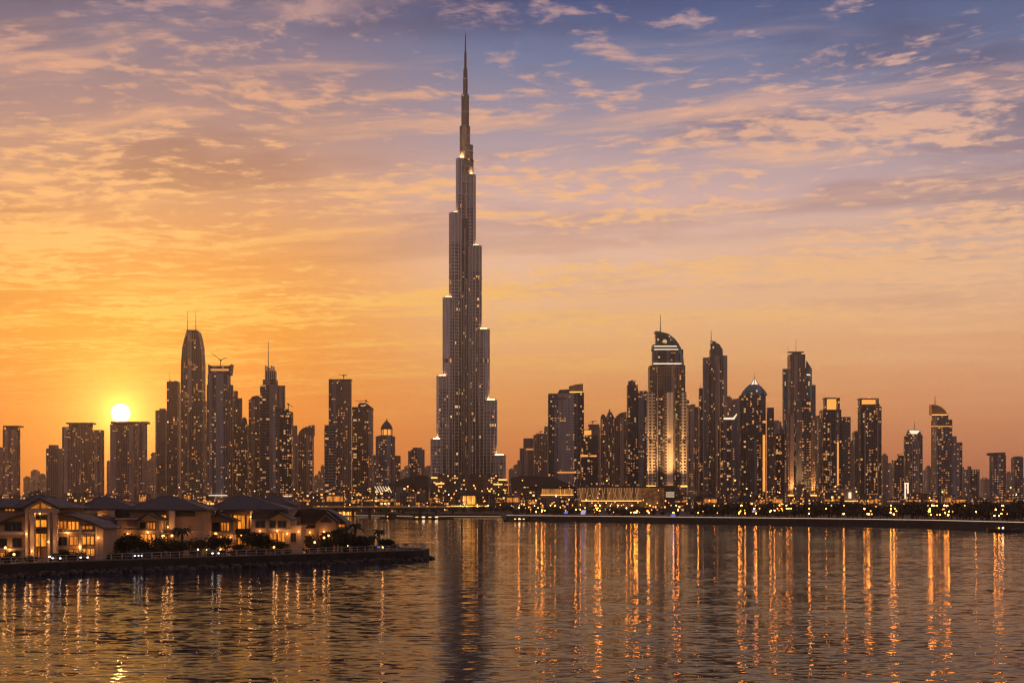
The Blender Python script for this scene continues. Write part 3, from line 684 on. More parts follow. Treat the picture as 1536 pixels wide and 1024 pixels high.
for i in range(6):
    a = 2 * math.pi * i / 6 + 0.25; uu = T.Y / FPX; cx, cy = X(1132, T.Y + 17), T.Y + 17
    MB().tube((cx + 9.2 * uu * math.cos(a), cy + 9.2 * uu * math.sin(a), Z(580.6, cy)), (cx + 0.5 * math.cos(a), cy + 0.5 * math.sin(a), Z(567.4, cy)), 0.55, 0.4, 5).build('dome_rib', M['dmetal'], T.root)
T.mast(1132, 559, 568, 0.45, 17)
T.box('light_column', 1144.3, 1147.6, 652, 737, 'gold', -1.0, 0.8); T.box('light_band', 1138, 1149, 631, 634, 'gold', 1.8, 0.8)
T.box('plinth_pier', 1120, 1136, 659, 742, 'grey', -3, 3)
T = Tower('round_top_block', 'lower dark block with a rounded roof between dome tower and tall stepped tower', 1170, 2050, 'dark').tier(1160.5, 1181, 650, 48)
T.prof('roof_curve', [(1163, 651), (1179, 651), (1176.5, 645), (1171, 641.5), (1166, 644)], 'grey', 3, 14)
T = Tower('stepped_tower', 'tallest tower of the right cluster with blocky top and thin antennas', 1196, 2350, 'rose')
T.tier(1181, 1208, 531, 40).tier(1173.5, 1183, 553, 10, dy=3, mat='teal').tier(1207, 1218, 552, 18, dy=1.5, mat='teal').tier(1216, 1223.5, 577, 8, dy=3, mat='dark')
T.prof('blade', [(1209, 553), (1217.5, 553), (1216.5, 551), (1210, 541)], 'teal', 4, 4)
T.mast(1194, 507, 529, 0.55, 10); T.mast(1181.8, 517, 531, 0.4, 6)
T.box('roof_rail', 1183, 1206, 527, 528.2, 'metal', 6, 12); T.box('plant_room', 1189, 1202, 528.2, 531.3, 'metal', 8, 10)
T.box('crown_light', 1210, 1215, 561, 562.8, 'white', 0.8, 0.5)
T = Tower('pier_tower', 'dark tower between two reddish lit piers before the tallest right cluster tower', 1203, 1980, 'dark')
T.tier(1190, 1217.5, 600, 74).tier(1193, 1215, 598.5, 0, dy=4)
T.box('pier', 1182.5, 1190.8, 622, 744, 'rose', -2, 16); T.box('pier', 1216.6, 1224.5, 624, 744, 'rose', -2, 16)
T.box('base_light', 1182, 1191, 741.5, 743.5, 'goldhi', -6, 1.0); T.box('base_light', 1216, 1225, 741.5, 743.5, 'goldhi', -6, 1.0)
flood(1186.5, 745, T.Y - 16, 55, 0.12); flood(1220.5, 745, T.Y - 16, 55, 0.12)
T = Tower('pavilion_top_tower', 'tower with a small lit roof pavilion and a golden window column', 1247, 2100, 'dark')
T.tier(1229, 1262, 614, 62).tier(1260, 1276, 625, 26, dy=5, mat='grey').tier(1226, 1232, 627, 4, dy=3, mat='grey')
def pavilion(T, x0, x1, y0, y1, inx0, inx1):
    T.box('pavilion_roof', x0, x1, y0, y0 + 1.8, 'stone', 5, 16); T.box('pavilion_core', inx0, inx1, y0 + 1.8, y1, 'gold', 11, 6)
    T.box('pavilion_post', x0 + 0.2, x0 + 3.2, y0 + 1.8, y1 + 1, 'stone', 6, 12); T.box('pavilion_post', x1 - 4, x1 - 0.2, y0 + 1.8, y1 + 1, 'stone', 6, 12)
pavilion(T, 1237, 1260, 596, 613.6, 1242, 1254)
T.box('light_column', 1256, 1258, 662, 728, 'gold', -1.0, 0.8); T.box('light_column', 1245.4, 1246.6, 640, 735, 'pier', -1.0, 0.8)
T = Tower('pavilion_top_tower', 'dark tower with a wide lit roof pavilion standing right of the paired towers', 1304, 2100, 'dark')
T.tier(1285, 1324, 609, 70, shape='oct').tier(1280.5, 1288, 648, 6, dy=6, mat='grey').tier(1288, 1320, 606, 0, dy=3)
pavilion(T, 1289.5, 1318.5, 597, 606.5, 1294, 1314)
for x in (1297, 1316): T.box('pier', x, x + 1.6, 615, 740, 'pier', -1.4, 1.6)
T.mast(1303, 594.5, 597.5, 0.8, 10, 'tail')
T = Tower('portal_building', 'low pale columned building lit up at the foot of the towers', 1267, 1700, 'stone', 'building')
T.box('roof_slab', 1247, 1287, 732.5, 734.6, 'pier', -1, 20); T.box('block', 1262, 1283, 734.6, 750, 'pier', 2, 14)
for x in (1247.6, 1252, 1258, 1284.4): T.box('column', x, x + 1.9, 734.6, 752, 'pier', 0, 2.2)
T.box('doorway', 1260.3, 1264, 738, 746, 'gold', 1.2, 0.6); T.box('doorway', 1273, 1277, 738, 747, 'white', 1.2, 0.6)
T.box('base_light', 1247, 1287, 750.6, 751.6, 'goldhi', -4, 0.8)
T = Tower('stepped_tower', 'small block with lit parapets left of the white crowned tower', 1347, 2200, 'grey').tier(1337.5, 1357, 688, 22).tier(1346, 1357, 680, 4, dy=2)
T.box('parapet_light', 1348, 1356.6, 681, 682, 'gold', 1.6, 0.5); T.box('parapet_light', 1339, 1345, 688.5, 689.5, 'gold', -0.6, 0.5)
T = Tower('white_crown_tower', 'slim grey tower with a white lit trapezoid crown and aerial', 1371, 2100, 'grey')
T.tier(1361, 1384, 652, 38).tier(1355.5, 1363, 654, 6, dy=3).prof('crown', [(1362, 652.5), (1382.5, 652.5), (1379.5, 644), (1365, 644)], 'grey', 2, 12)
T.prof('crown_light', [(1367, 650.5), (1376, 650.5), (1379.5, 645.2), (1363.6, 645.2)], 'white', 0.9, 0.9)
T.mast(1372, 631, 644.5, 0.6, 8)
T.box('door_light', 1357, 1359, 725, 748, 'white', -40, 1); T.box('door_light', 1361, 1363, 725, 748, 'white', -40, 1); T.box('door_lintel', 1356.6, 1363.4, 723.6, 725.4, 'white', -40, 1)
for x in (1368, 1377.5): T.box('pier', x, x + 1.4, 660, 745, 'pier', -1.2, 1.4)
T = Tower('gold_crown_tower', 'tower with a copper coloured quarter dome crown near the right edge', 1412, 2150, 'grey')
T.tier(1396.5, 1428.5, 629, 64).tier(1397.5, 1422.5, 621, 8, dy=2).tier(1426, 1435, 654, 6, dy=3).tier(1426, 1443.5, 663, 22, dy=5)
T.prof('crown', [(1397.5, 621.5), (1421.5, 621.5), (1418, 615.5), (1412.5, 610.5), (1406, 607.5), (1397.5, 606.5)], 'cap', 3, 14)
T.box('crown_light', 1398, 1421, 621.4, 622.2, 'goldhi', -3, 0.6); T.box('lit_band', 1397, 1428, 638.6, 639.6, 'gold', -0.7, 0.6)
T.mast(1402.6, 594, 622, 1.0, 2, 'cap')
T = Tower('stepped_tower', 'low stepped block right of the copper crowned tower', 1456, 2300, 'grey').tier(1443.5, 1453, 704, 12).tier(1451, 1457, 699, 2, dy=3).tier(1453, 1469.5, 703.5, 14, dy=1.5)
T = Tower('cap_roof_tower', 'isolated tower with a projecting flat cap near the right edge', 1496, 2250, 'grey').tier(1484, 1509, 682, 40)
T.prof('roof_cap', [(1486, 682.5), (1507, 682.5), (1509, 678), (1484.5, 679)], 'metal', 1, 16)
T = Tower('slab_tower', 'plain flat topped slab at the right edge of the skyline', 1526, 2300, 'grey').tier(1516.5, 1535, 686, 18).tier(1519, 1534, 684, 0, dy=3)

# --- pale towers far behind
for i, (x0, x1, yt, Y) in enumerate([(160, 166, 692, 4200), (35, 48, 716, 4600), (46, 60, 706, 4800), (58, 70, 712, 4500), (221, 234, 690, 3900), (226, 236, 680, 4300), (300, 312, 640, 3600), (345, 352, 650, 3700),
        (388, 396, 640, 3800), (424, 442, 668, 3600), (470, 482, 714, 4600), (481, 487, 699, 4200), (476, 482, 708, 4500), (556, 566, 684, 3600), (600, 612, 706, 4500), (606, 616, 700, 4800), (637, 650, 700, 4200),
        (763, 772, 704, 4300), (770, 778, 698, 4500), (816, 826, 640, 3500), (874, 884, 664, 3600), (896, 904, 660, 3500), (966, 975, 610, 3400), (1026, 1034, 600, 3500), (1088, 1098, 596, 3300), (1096, 1108, 600, 3400),
        (1158, 1172, 632, 3300), (1164, 1176, 640, 3500), (1222, 1232, 625, 3300), (1274, 1286, 662, 3400), (1278, 1290, 648, 3700), (1322, 1332, 682, 3500), (1328, 1340, 696, 3700), (1384, 1392, 706, 3900), (1388, 1397, 700, 3600),
        (1436, 1446, 700, 4100), (1470, 1484, 718, 4600), (1508, 1518, 709, 3700), (1534, 1548, 716, 3900)]):
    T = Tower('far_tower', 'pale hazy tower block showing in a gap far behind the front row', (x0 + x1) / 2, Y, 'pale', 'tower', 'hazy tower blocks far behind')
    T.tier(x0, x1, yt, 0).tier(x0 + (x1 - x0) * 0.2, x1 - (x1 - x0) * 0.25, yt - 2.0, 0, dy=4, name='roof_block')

# ------------------------------------------------------------------ halls, truss hall, low blocks
def vault(name, label, pts, Y, d, base, lights):
    r = empty(name, (X(pts[0][0], Y), Y, GZ), label, 'hall')
    MB().slab([(X(x, Y), Z(y, Y)) for x, y in pts], Y, Y + d).build('roof', M['roofd'], r)
    x0, x1, y0, y1 = base
    MB().box(X(x0, Y), X(x1, Y), Y + 6, Y + d - 6, GZ - 1, Z(y0, Y)).build('wall', FM['low'], r)
    for px, py in lights:
        MB().box(X(px, Y), X(px + 1.1, Y), Y + 5.4, Y + 6.0, Z(py + 1.1, Y), Z(py, Y)).build('lit_opening', M['amber'], r)
    return r
vault('sloping_roof_hall', 'dark hall roof sweeping up to the right before the squat tower', [(566, 731), (642, 731), (642, 713), (632, 712.5), (618, 714), (600, 719), (582, 725.5), (566, 729.5)], 1900, 70, (540, 642, 730, 760), [(570 + 5 * i, 733 + (i % 3) * 3) for i in range(14)])
vault('sloping_roof_hall', 'dark hall roof sweeping down to the right beyond the tallest tower', [(766, 730), (862, 730), (850, 724), (836, 718), (820, 714.5), (800, 713.5), (780, 713.5), (766, 716)], 1900, 70, (768, 842, 729, 760), [(812 + 2.2 * i, 728.6) for i in range(11)])
vault('low_vault', 'small dark curved roof right of the white ribbed tower', [(1040, 750), (1074, 750), (1070, 745), (1062, 742), (1052, 741), (1044, 744)], 1600, 40, (1041, 1073, 749, 760), [(1046 + 6 * i, 752) for i in range(4)])
vault('low_vault', 'small dark curved roof below the shallow domed tower', [(1104, 752), (1134, 752), (1130, 745), (1122, 742.5), (1110, 743.5)], 1600, 40, (1105, 1133, 751, 760), [(1108 + 6 * i, 753) for i in range(4)])
# glowing colonnade under the right hall roof
r = empty('lit_colonnade', (X(836, 1750), 1750, GZ), 'orange lit row of pillars under the right sweeping roof', 'colonnade')
MB().box(X(808, 1750), X(862, 1750), 1750, 1758, Z(733, 1750), Z(731, 1750)).build('beam', M['roofd'], r)
MB().box(X(806, 1750), X(862, 1750), 1750, 1760, Z(747, 1750), Z(742.6, 1750)).build('deck', M['deck'], r)
MB().box(X(812, 1750), X(860, 1750), 1756, 1757, Z(742.6, 1750), Z(733, 1750)).build('glowing_wall', glow("colonnade glow", (1.0, 0.36, 0.06), 0.55, True, 0.5, 0.25), r)
for i in range(15):
    x = 812 + i * 3.3; MB().box(X(x, 1750), X(x + 1.0, 1750), 1751, 1752, Z(742.6, 1750), Z(733, 1750)).build('pillar', M['pier'], r)
MB().box(X(811, 1750), X(860, 1750), 1748.6, 1749.6, Z(742.4, 1750), Z(741.6, 1750)).build('floor_light', M['goldhi'], r)
# truss hall with leaning struts
r = empty('truss_hall', (X(930, 1700), 1700, GZ), 'long hall of bent glowing struts under a flat roof right of centre', 'hall')
Yt = 1700
MB().box(X(866, Yt), X(1012, Yt), Yt, Yt + 26, Z(731, Yt), Z(729, Yt)).build('roof_slab', M['roofd'], r)
MB().box(X(872, Yt), X(962, Yt), Yt, Yt + 26, Z(753, Yt), Z(750.4, Yt)).build('floor_slab', M['roofd'], r)
MB().box(X(872, Yt), X(962, Yt), Yt - 1.0, Yt - 0.2, Z(751.4, Yt), Z(750.3, Yt)).build('floor_light', M['goldhi'], r)
MB().box(X(868, Yt), X(1010, Yt), Yt + 12, Yt + 13, Z(760, Yt), Z(731, Yt)).build('rear_wall', glow("glowing hall wall", (1.0, 0.36, 0.09), 0.10, False, 0.7, 0.12), r)  # wall glows by itself in place of lamplight inside the hall
strut_m = glow('glowing strut', (1.0, 0.48, 0.20), 0.30, False)  # struts glow by themselves in place of floodlight falling on them
for i in range(22):
    x = 869.5 + i * 4.2; s_ = (-1) ** i; k_ = 3.0 + (i * 7 % 5) * 0.8
    MB().strip([(X(x, Yt), Yt + 0.5 + (i % 3) * 0.7, Z(731, Yt)), (X(x + s_ * k_ * 0.15, Yt), Yt + 0.5 + (i % 3) * 0.7, Z(738, Yt)), (X(x + s_ * k_ * 0.7, Yt), Yt + 0.5 + (i % 3) * 0.7, Z(745, Yt)), (X(x + s_ * k_, Yt), Yt + 0.5 + (i % 3) * 0.7, Z(750.4, Yt))], 0.46).build('strut', strut_m, r)
for i, (a, b) in enumerate([((962, 750), (980, 731)), ((962, 744), (990, 731)), ((970, 751), (996, 731)), ((962, 738), (1000, 733)), ((964, 748), (1006, 736)), ((972, 747), (994, 749))]):
    MB().tube((X(a[0], Yt), Yt + 1.2 + i * 0.9, Z(a[1], Yt)), (X(b[0], Yt), Yt + 1.2 + i * 0.9, Z(b[1], Yt)), 0.4, 0.4, 5).build('brace', M['pier'], r)
MB().box(X(998, Yt), X(1012, Yt), Yt - 3, Yt + 22, GZ, Z(728, Yt)).build('stair_core', M['roofd'], r)
for y in (738, 741, 744): MB().box(X(998.4, Yt), X(1011, Yt), Yt - 3.5, Yt - 3.05, Z(y + 0.9, Yt), Z(y, Yt)).build('stair_light', M['white'], r)
for i in range(11):
    x = 872 + i * 8.6; MB().box(X(x, Yt), X(x + 1.0, Yt), Yt + 2, Yt + 4, GZ, Z(753, Yt)).build('column', M['roofd'], r)
# long low lit podium round the tall tower
r = empty('lit_podium', (X(700, 1960), 1960, GZ), 'long low podium with thin amber bands round the foot of the tallest tower', 'building')
MB().box(X(618, 1960), X(772, 1960), 1960, 1990, GZ - 1, Z(741, 1960)).build('block', FM['low'], r); MB().box(X(616, 1960), X(774, 1960), 1957, 1992, Z(741, 1960), Z(740, 1960)).build('roof', M['roofd'], r)
for x0, x1, y in ((622, 660, 747), (640, 664, 752.5), (745, 770, 746.5), (742, 760, 752), (620, 636, 743), (664, 690, 744), (716, 742, 744)):
    MB().box(X(x0, 1960), X(x1, 1960), 1958.6, 1959.3, Z(y + 1.2, 1960), Z(y, 1960)).build('lit_band', M['arcade'], r)
for i in range(24): MB().box(X(621 + i * 6.2, 1960), X(622.3 + i * 6.2, 1960), 1958.9, 1959.5, Z(750.6 - (i * 5 % 4), 1960), Z(749 - (i * 5 % 4), 1960)).build('lit_opening', M['amber' if i % 3 else 'warm'], r)
# golden pavilion in front of the tallest tower
r = empty('gold_pavilion', (X(700, 1850), 1850, GZ), 'brightly lit golden hall at the foot of the tallest tower', 'building')
MB().box(X(664, 1850), X(744, 1850), 1850, 1880, Z(743.5, 1850), Z(741.8, 1850)).build('roof_slab', M['roofd'], r)
MB().slab([(X(x, 1850), Z(y, 1850)) for x, y in [(688, 741.7), (724, 741.7), (718, 738.5), (706, 736.8), (694, 738.5)]], 1851, 1876).build('roof_arch', M['roofd'], r)
MB().box(X(693, 1850), X(713, 1850), 1856, 1858, Z(756, 1850), Z(743.5, 1850)).build('glowing_hall', glow("hall glow", (1.0, 0.36, 0.05), 1.6, True, 0.5, 0.4), r)
MB().box(X(666, 1850), X(692, 1850), 1857, 1876, GZ, Z(743.5, 1850)).build('wing', FM['low'], r)
MB().box(X(714, 1850), X(743, 1850), 1857, 1876, GZ, Z(743.5, 1850)).build('wing', FM['low'], r)
for x in (680, 690, 693, 699, 706, 713, 724, 733): MB().box(X(x, 1850), X(x + 1.2, 1850), 1851.5, 1853.5, GZ, Z(743.5, 1850)).build('column', M['pier'], r)
MB().box(X(676, 1800), X(732, 1800), 1800, 1801, Z(759.2, 1800), Z(758, 1800)).build('step_light', M['goldhi'], r)
MB().box(X(672, 1800), X(740, 1800), 1801.2, 1846, GZ, Z(759, 1800)).build('steps', M['deck'], r)
# amber terrace left of it
r = empty('lit_terrace', (X(605, 1700), 1700, GZ), 'row of amber lit shops beside the far water left of the tallest tower', 'building')
MB().box(X(578, 1700), X(632, 1700), 1700, 1716, GZ, Z(752, 1700)).build('block', FM['low'], r)
MB().box(X(576, 1700), X(634, 1700), 1698, 1717, Z(752, 1700), Z(751, 1700)).build('roof', M['roofd'], r)
for i in range(15): MB().box(X(581 + i * 3.3, 1700), X(583.2 + i * 3.3, 1700), 1699.4, 1699.9, Z(757, 1700), Z(753.4, 1700)).build('shop_window', M['roomhi'] if i % 3 else M['goldhi'], r)
r = empty('ribbed_hall', (X(556, 1800), 1800, GZ), 'hall with slanted bright ribs left of the tallest tower', 'hall')
MB().box(X(534, 1800), X(610, 1800), 1802, 1830, GZ, Z(730, 1800)).build('block', FM['low'], r)
for i in range(6): MB().strip([(X(562 + i * 4, 1800), 1800.6, Z(729, 1800)), (X(565 + i * 4, 1800), 1800.4, Z(734, 1800)), (X(569 + i * 4, 1800), 1800.2, Z(742, 1800))], 0.35).build('lit_rib', M['white'], r)
r = empty('waterfront_arcade', (X(514, 1452), 1452, GZ), 'bright orange lit waterfront arcade just right of the villa roofs', 'building')
MB().box(X(497, 1452), X(534, 1452), 1456, 1468, GZ - 1, Z(766, 1452)).build('block', FM['low'], r); MB().box(X(495, 1452), X(536, 1452), 1453, 1469, Z(766, 1452), Z(765, 1452)).build('roof', M['roofd'], r)
for i in range(11): MB().box(X(498.5 + i * 3.2, 1452), X(500.5 + i * 3.2, 1452), 1455.2, 1455.8, Z(772, 1452), Z(768 - (i % 3) * .5, 1452)).build('shop_window', M['goldhi'] if i % 2 else M['roomhi'], r)
# low bridge over the inlet at left
r = empty('low_bridge', (X(600, 1440), 1440, GZ), 'long low road bridge crossing in front of the far left shore', 'bridge')
MB().box(X(470, 1440), X(690, 1440), 1436, 1446, Z(763, 1440), Z(760, 1440)).build('deck', M['roofd'], r)
MB().box(X(470, 1440), X(690, 1440), 1435.2, 1435.7, Z(759.9, 1440), Z(759.2, 1440)).build('rail_light', glow("bridge rail light", (1.0, 0.42, 0.15), 0.45), r)
for i in range(9): MB().box(X(478 + i * 25, 1440), X(481 + i * 25, 1440), 1437, 1445, -1, Z(763, 1440)).build('pier', M['quay'], r)

# low blocks filling the foot of the skyline
lows = []
for i in range(64):
    px = -10 + i * 24.6 + rnd.uniform(-8, 8); Y = rnd.choice([1560, 1640, 1740, 1860, 1960]) + rnd.uniform(0, 40) + (i % 2) * 7
    if 655 < px < 748: continue
    if 800 < px < 1020: Y += 260
    w = rnd.uniform(16, 34); yt = rnd.uniform(737, 750)
    T = Tower('low_block', 'low dark flat roofed block with a few lit windows under the skyline', px, Y, 'low', 'building', 'low blocks at the foot of the skyline')
    T.tier(px - w / 2, px + w / 2, yt, 7, d=16, name='block'); T.tier(px - w / 5, px + w / 7, yt - 1.8, 0, dy=4, d=6, name='roof_block')
    if i % 5: T.box('lit_storey', px - w * .4, px + w * rnd.uniform(0.1, .4), yt + (756 - yt) * rnd.choice([.3, .6]), yt + (756 - yt) * .65 + 1.6, 'arcade', -0.7, 0.5)

# ------------------------------------------------------------------ lamps of the city
def icos(r):
    m = MB(); m.lathe(0, 0, [(0.05 * r, -r), (0.75 * r, -0.66 * r), (r, 0), (0.75 * r, 0.66 * r), (0.05 * r, r)], 7); return m
LMESH = {}
def street_lamp(x, y, zb, h, rad, mat, label, group, cat='street lamp', name='street_lamp', watts=0):
    key = (round(h, 1), round(rad, 2), mat)
    if key not in LMESH:
        b = icos(rad); b.v = [(p[0], p[1], p[2] + h) for p in b.v]
        LMESH[key] = (MB().tube((0, 0, 0), (0, 0, h - rad * 0.8), 0.16, 0.1, 5).mesh('post', M['dmetal']), b.mesh('globe', M[mat]))
    r = empty(name, (x, y, zb), label, cat, group)
    link('post', LMESH[key][0], r); link('globe', LMESH[key][1], r)
    if watts:
        l = bpy.data.lights.new('lamp_glow', 'POINT'); l.energy = watts; l.color = (1.0, 0.42, 0.12); l.shadow_soft_size = rad
        o = bpy.data.objects.new('lamp_glow', l); COL.objects.link(o); o.location = (0, -rad - 0.15, h); o.parent = r
    return r
def along(pts, px):
    """point of a shore line at a photo column"""
    for (a, b) in zip(pts, pts[1:]):
        pa, pb = 768 + a[0] * FPX / a[1], 768 + b[0] * FPX / b[1]
        if pa <= px <= pb:
            t = (px - pa) / (pb - pa); return a[0] + (b[0] - a[0]) * t, a[1] + (b[1] - a[1]) * t
    return pts[-1]
for px in (779, 797, 808, 818, 842, 872, 898, 902, 918, 938, 958, 962, 984, 1021, 1025, 1060, 1080, 1117, 1120, 1140, 1148, 1162, 1176, 1188, 1190, 1222, 1252, 1277, 1312, 1345, 1350, 1404, 1407, 1426, 1432, 1436, 1474, 1508, 1522):
    for j in range(rnd.choice([2, 3, 4, 5])):  # companions added round each lamp to widen its streak on the water
        x, y = along(QUAY, px + (rnd.uniform(-9, 9) if j else 0))
        street_lamp(x, y + rnd.uniform(5, 16), GZ, rnd.choice([3.6, 4.6, 5.4, 6.6, 8.5]), rnd.choice([0.2, 0.26, 0.34]), rnd.choice(['quaylamp', 'quaylamp', 'lamp']), 'bright orange lamp in a cluster with added ones on the quay promenade of the far right shore', 'quay promenade lamps', 'street lamp', 'promenade_lamp')
nl = 0
while nl < 252:
    px = rnd.choice([rnd.uniform(0, 1536), rnd.uniform(440, 760), rnd.uniform(780, 1120), rnd.gauss(1180, 60)])
    if not 0 < px < 1536: continue
    Y = rnd.uniform(1530, 2000) if px < 770 else rnd.uniform(1120, 1980)
    h = rnd.choice([8, 10, 13, 17, 22, 26, 30]); far_ = Y > 1600
    street_lamp(X(px, Y), Y, GZ, h, rnd.choice([0.36, 0.5, 0.6]) * (1.2 if far_ else 1), rnd.choices(['lampo', 'lamp', 'lampw'], [5, 3, 1])[0], 'small orange street lamp among the dark streets below the skyline', 'street lamps below the skyline'); nl += 1

for i in range(44):
    px = rnd.choice([rnd.uniform(505, 760), rnd.uniform(780, 1010)]); Y = rnd.uniform(1490, 1690) if px < 770 else rnd.uniform(1120, 1560)
    street_lamp(X(px, Y), Y, GZ, rnd.choice([7, 9, 11, 14]), rnd.choice([0.3, 0.42, 0.55]), rnd.choice(['lampo', 'lamp', 'lamp']), 'small orange street lamp among the dark streets below the skyline', 'street lamps below the skyline')

# ------------------------------------------------------------------ trees
def crown_mesh(name, seed, w, h, z0, n, leaf, mat):
    r_ = random.Random(seed); b = MB()
    lobes = [(r_.uniform(-.32, .32) * w, r_.uniform(-.32, .32) * w, z0 + h * r_.uniform(.25, .8), w * r_.uniform(.22, .36), h * r_.uniform(.18, .32)) for _ in range(7)]
    lobes.append((0, 0, z0 + h * .5, w * .34, h * .38))
    for i in range(n):
        cx, cy, cz, rw, rh = r_.choice(lobes)
        while True:
            p = Vector((r_.uniform(-1, 1), r_.uniform(-1, 1), r_.uniform(-1, 1)))
            if 0.25 < p.length < 1: break
        c = Vector((cx + p.x * rw, cy + p.y * rw, cz + p.z * rh))
        a = Vector((r_.gauss(0, 1), r_.gauss(0, 1), r_.gauss(0, 1))).normalized(); e = a.orthogonal().normalized() * leaf * r_.uniform(.5, 1); f = a.cross(e).normalized() * leaf * r_.uniform(.4, .8)
        b.add([c - e, c + f, c + e, c - f], [(0, 1, 2, 3)])
    return b.mesh(name, mat)
def trunk_mesh(name, seed, h, r0):
    r_ = random.Random(seed); b = MB()
    b.strip([(0, 0, 0), (r_.uniform(-.1, .1) * h, 0, h * .5), (r_.uniform(-.15, .15) * h, r_.uniform(-.1, .1) * h, h)], r0)
    for _ in range(4):
        a = r_.uniform(0, 6.3); b.tube((0, 0, h * .5), (math.cos(a) * h * .35, math.sin(a) * h * .35, h * r_.uniform(.85, 1.15)), r0 * .6, r0 * .25, 5)
    return b.mesh(name, M['bark'])
FAR_TREES = [(trunk_mesh('trunk', i, 4.5, 0.28), crown_mesh('crown', 20 + i, 9 + i, 7.5, 2.2, 330, 0.85, M['leaf' if i % 2 else 'leaf2'])) for i in range(4)]
def tree(kinds, i, x, y, z, s, label, cat, group, name):
    r = empty(name, (x, y, z), label, cat, group, rnd.uniform(0, 6.28)); r.scale = (s, s, s * rnd.uniform(0.85, 1.15))
    t, c = kinds[i % len(kinds)]
    link('trunk', t, r); link('crown', c, r); return r
for i in range(150):
    px = 1042 + (i / 150) * 520 + rnd.uniform(-8, 8); x, y = along(QUAY, min(px, 1750)); d = rnd.uniform(20, 150); k_ = (y + d) / y
    tree(FAR_TREES, i, X(px, y + d), y + d, GZ, rnd.uniform(0.75, 1.15), 'dark round crowned tree in the belt behind the right quay', 'tree', 'trees behind the right quay', 'shore_tree')
for i in range(60):
    px = rnd.uniform(772, 1050); x, y = along(QUAY, px); d = rnd.uniform(18, 220)
    tree(FAR_TREES, i, X(px, y + d), y + d, GZ, rnd.uniform(0.45, 0.8), 'small dark tree behind the quay right of the tallest tower', 'tree', 'small trees behind the middle quay', 'shore_tree')
for i in range(50):
    px = rnd.uniform(500, 770); d = rnd.uniform(1500, 1640)
    tree(FAR_TREES, i, X(px, d), d, GZ, rnd.uniform(0.5, 0.9), 'small dark tree on the far shore left of and below the tallest tower', 'tree', 'small trees on the far left shore', 'shore_tree')

# ------------------------------------------------------------------ signs, boats on the far water
def sign(px0, px1, y0, y1, mat, label):
    x, y = along(QUAY, (px0 + px1) / 2); y += 8
    r = empty('light_sign', (x, y, GZ), label, 'sign')
    m = MB(); n = 7
    m.slab([(X(px0, y), Z(y1, y)), (X(px1 - (px1 - px0) * .15, y), Z(y1, y)), (X(px1, y), Z((y0 + y1) / 2, y)), (X(px1, y), Z(y0, y)), (X(px0 + (px1 - px0) * .1, y), Z(y0 + 1, y))], y, y + 0.4)
    m.build('panel', M[mat], r); MB().tube((x, y + .6, GZ), (x, y + .6, Z(y1 - 1, y)), 0.25, 0.25, 6).build('post', M['dmetal'], r)
sign(871, 879, 764, 771, 'violet', 'pale violet light panel on the quay right of centre')
sign(846, 852, 766, 770, 'blue', 'blue light panel on the quay left of the pale violet one')
sign(1006, 1013, 770, 774, 'blue', 'small blue light panel on the quay below the white ribbed tower')
sign(1128, 1134, 764, 768, 'violet', 'small violet light panel on the quay below the domed tower')

def boat(px, ypx, L, label, lights):
    Y = dist(ypx); x = X(px, Y)
    r = empty('moored_boat', (x, Y, 0), label, 'boat')
    h = MB(); n = 9; vs = []; fs = []
    for i in range(n):
        t = i / (n - 1); hw = L * .13 * math.sin(math.pi * min(1, 0.25 + t * .75)) + .05; sheer = 0.9 + 0.9 * (2 * t - 0.9) ** 2
        xx = x - L / 2 + L * t
        vs += [(xx, Y - hw, sheer), (xx, Y - hw * .5, -0.3), (xx, Y + hw * .5, -0.3), (xx, Y + hw, sheer)]
    for i in range(n - 1):
        a = 4 * i; fs += [(a + j, a + 4 + j, a + 5 + j, a + 1 + j) for j in range(3)] + [(a + 3, a + 7, a + 4, a)]
    e = 4 * (n - 1); fs += [(0, 1, 2, 3), (e + 3, e + 2, e + 1, e)]
    h.add(vs, fs).build('hull', M['hull'], r)
    MB().box(x - L * .22, x + L * .18, Y - L * .07, Y + L * .07, 0.9, 2.6).build('cabin', M['hull'], r)
    MB().box(x - L * .26, x + L * .24, Y - L * .09, Y + L * .09, 2.65, 2.85).build('canopy', M['roofd'], r)
    MB().tube((x + L * .1, Y, 2.85), (x + L * .1, Y, 5.0), 0.08, 0.05, 5).build('mast', M['dmetal'], r)
    for i in range(lights): MB().box(x - L * .2 + i * L * .12, x - L * .15 + i * L * .12, Y - L * .075, Y - L * .071, 1.5, 2.1).build('cabin_light', M['lampw'] if i % 2 else M['goldhi'], r)
boat(588, 777.2, 22, 'small dark covered boat left of the larger moored boat', 1)
boat(640, 778.3, 46, 'long dark moored boat left of the tall tower reflection', 4)
boat(782, 781.6, 26, 'dark boat moored at the left end of the quay', 3)
boat(1506, 797.5, 15, 'small dark boat below the quay at the right edge', 2)

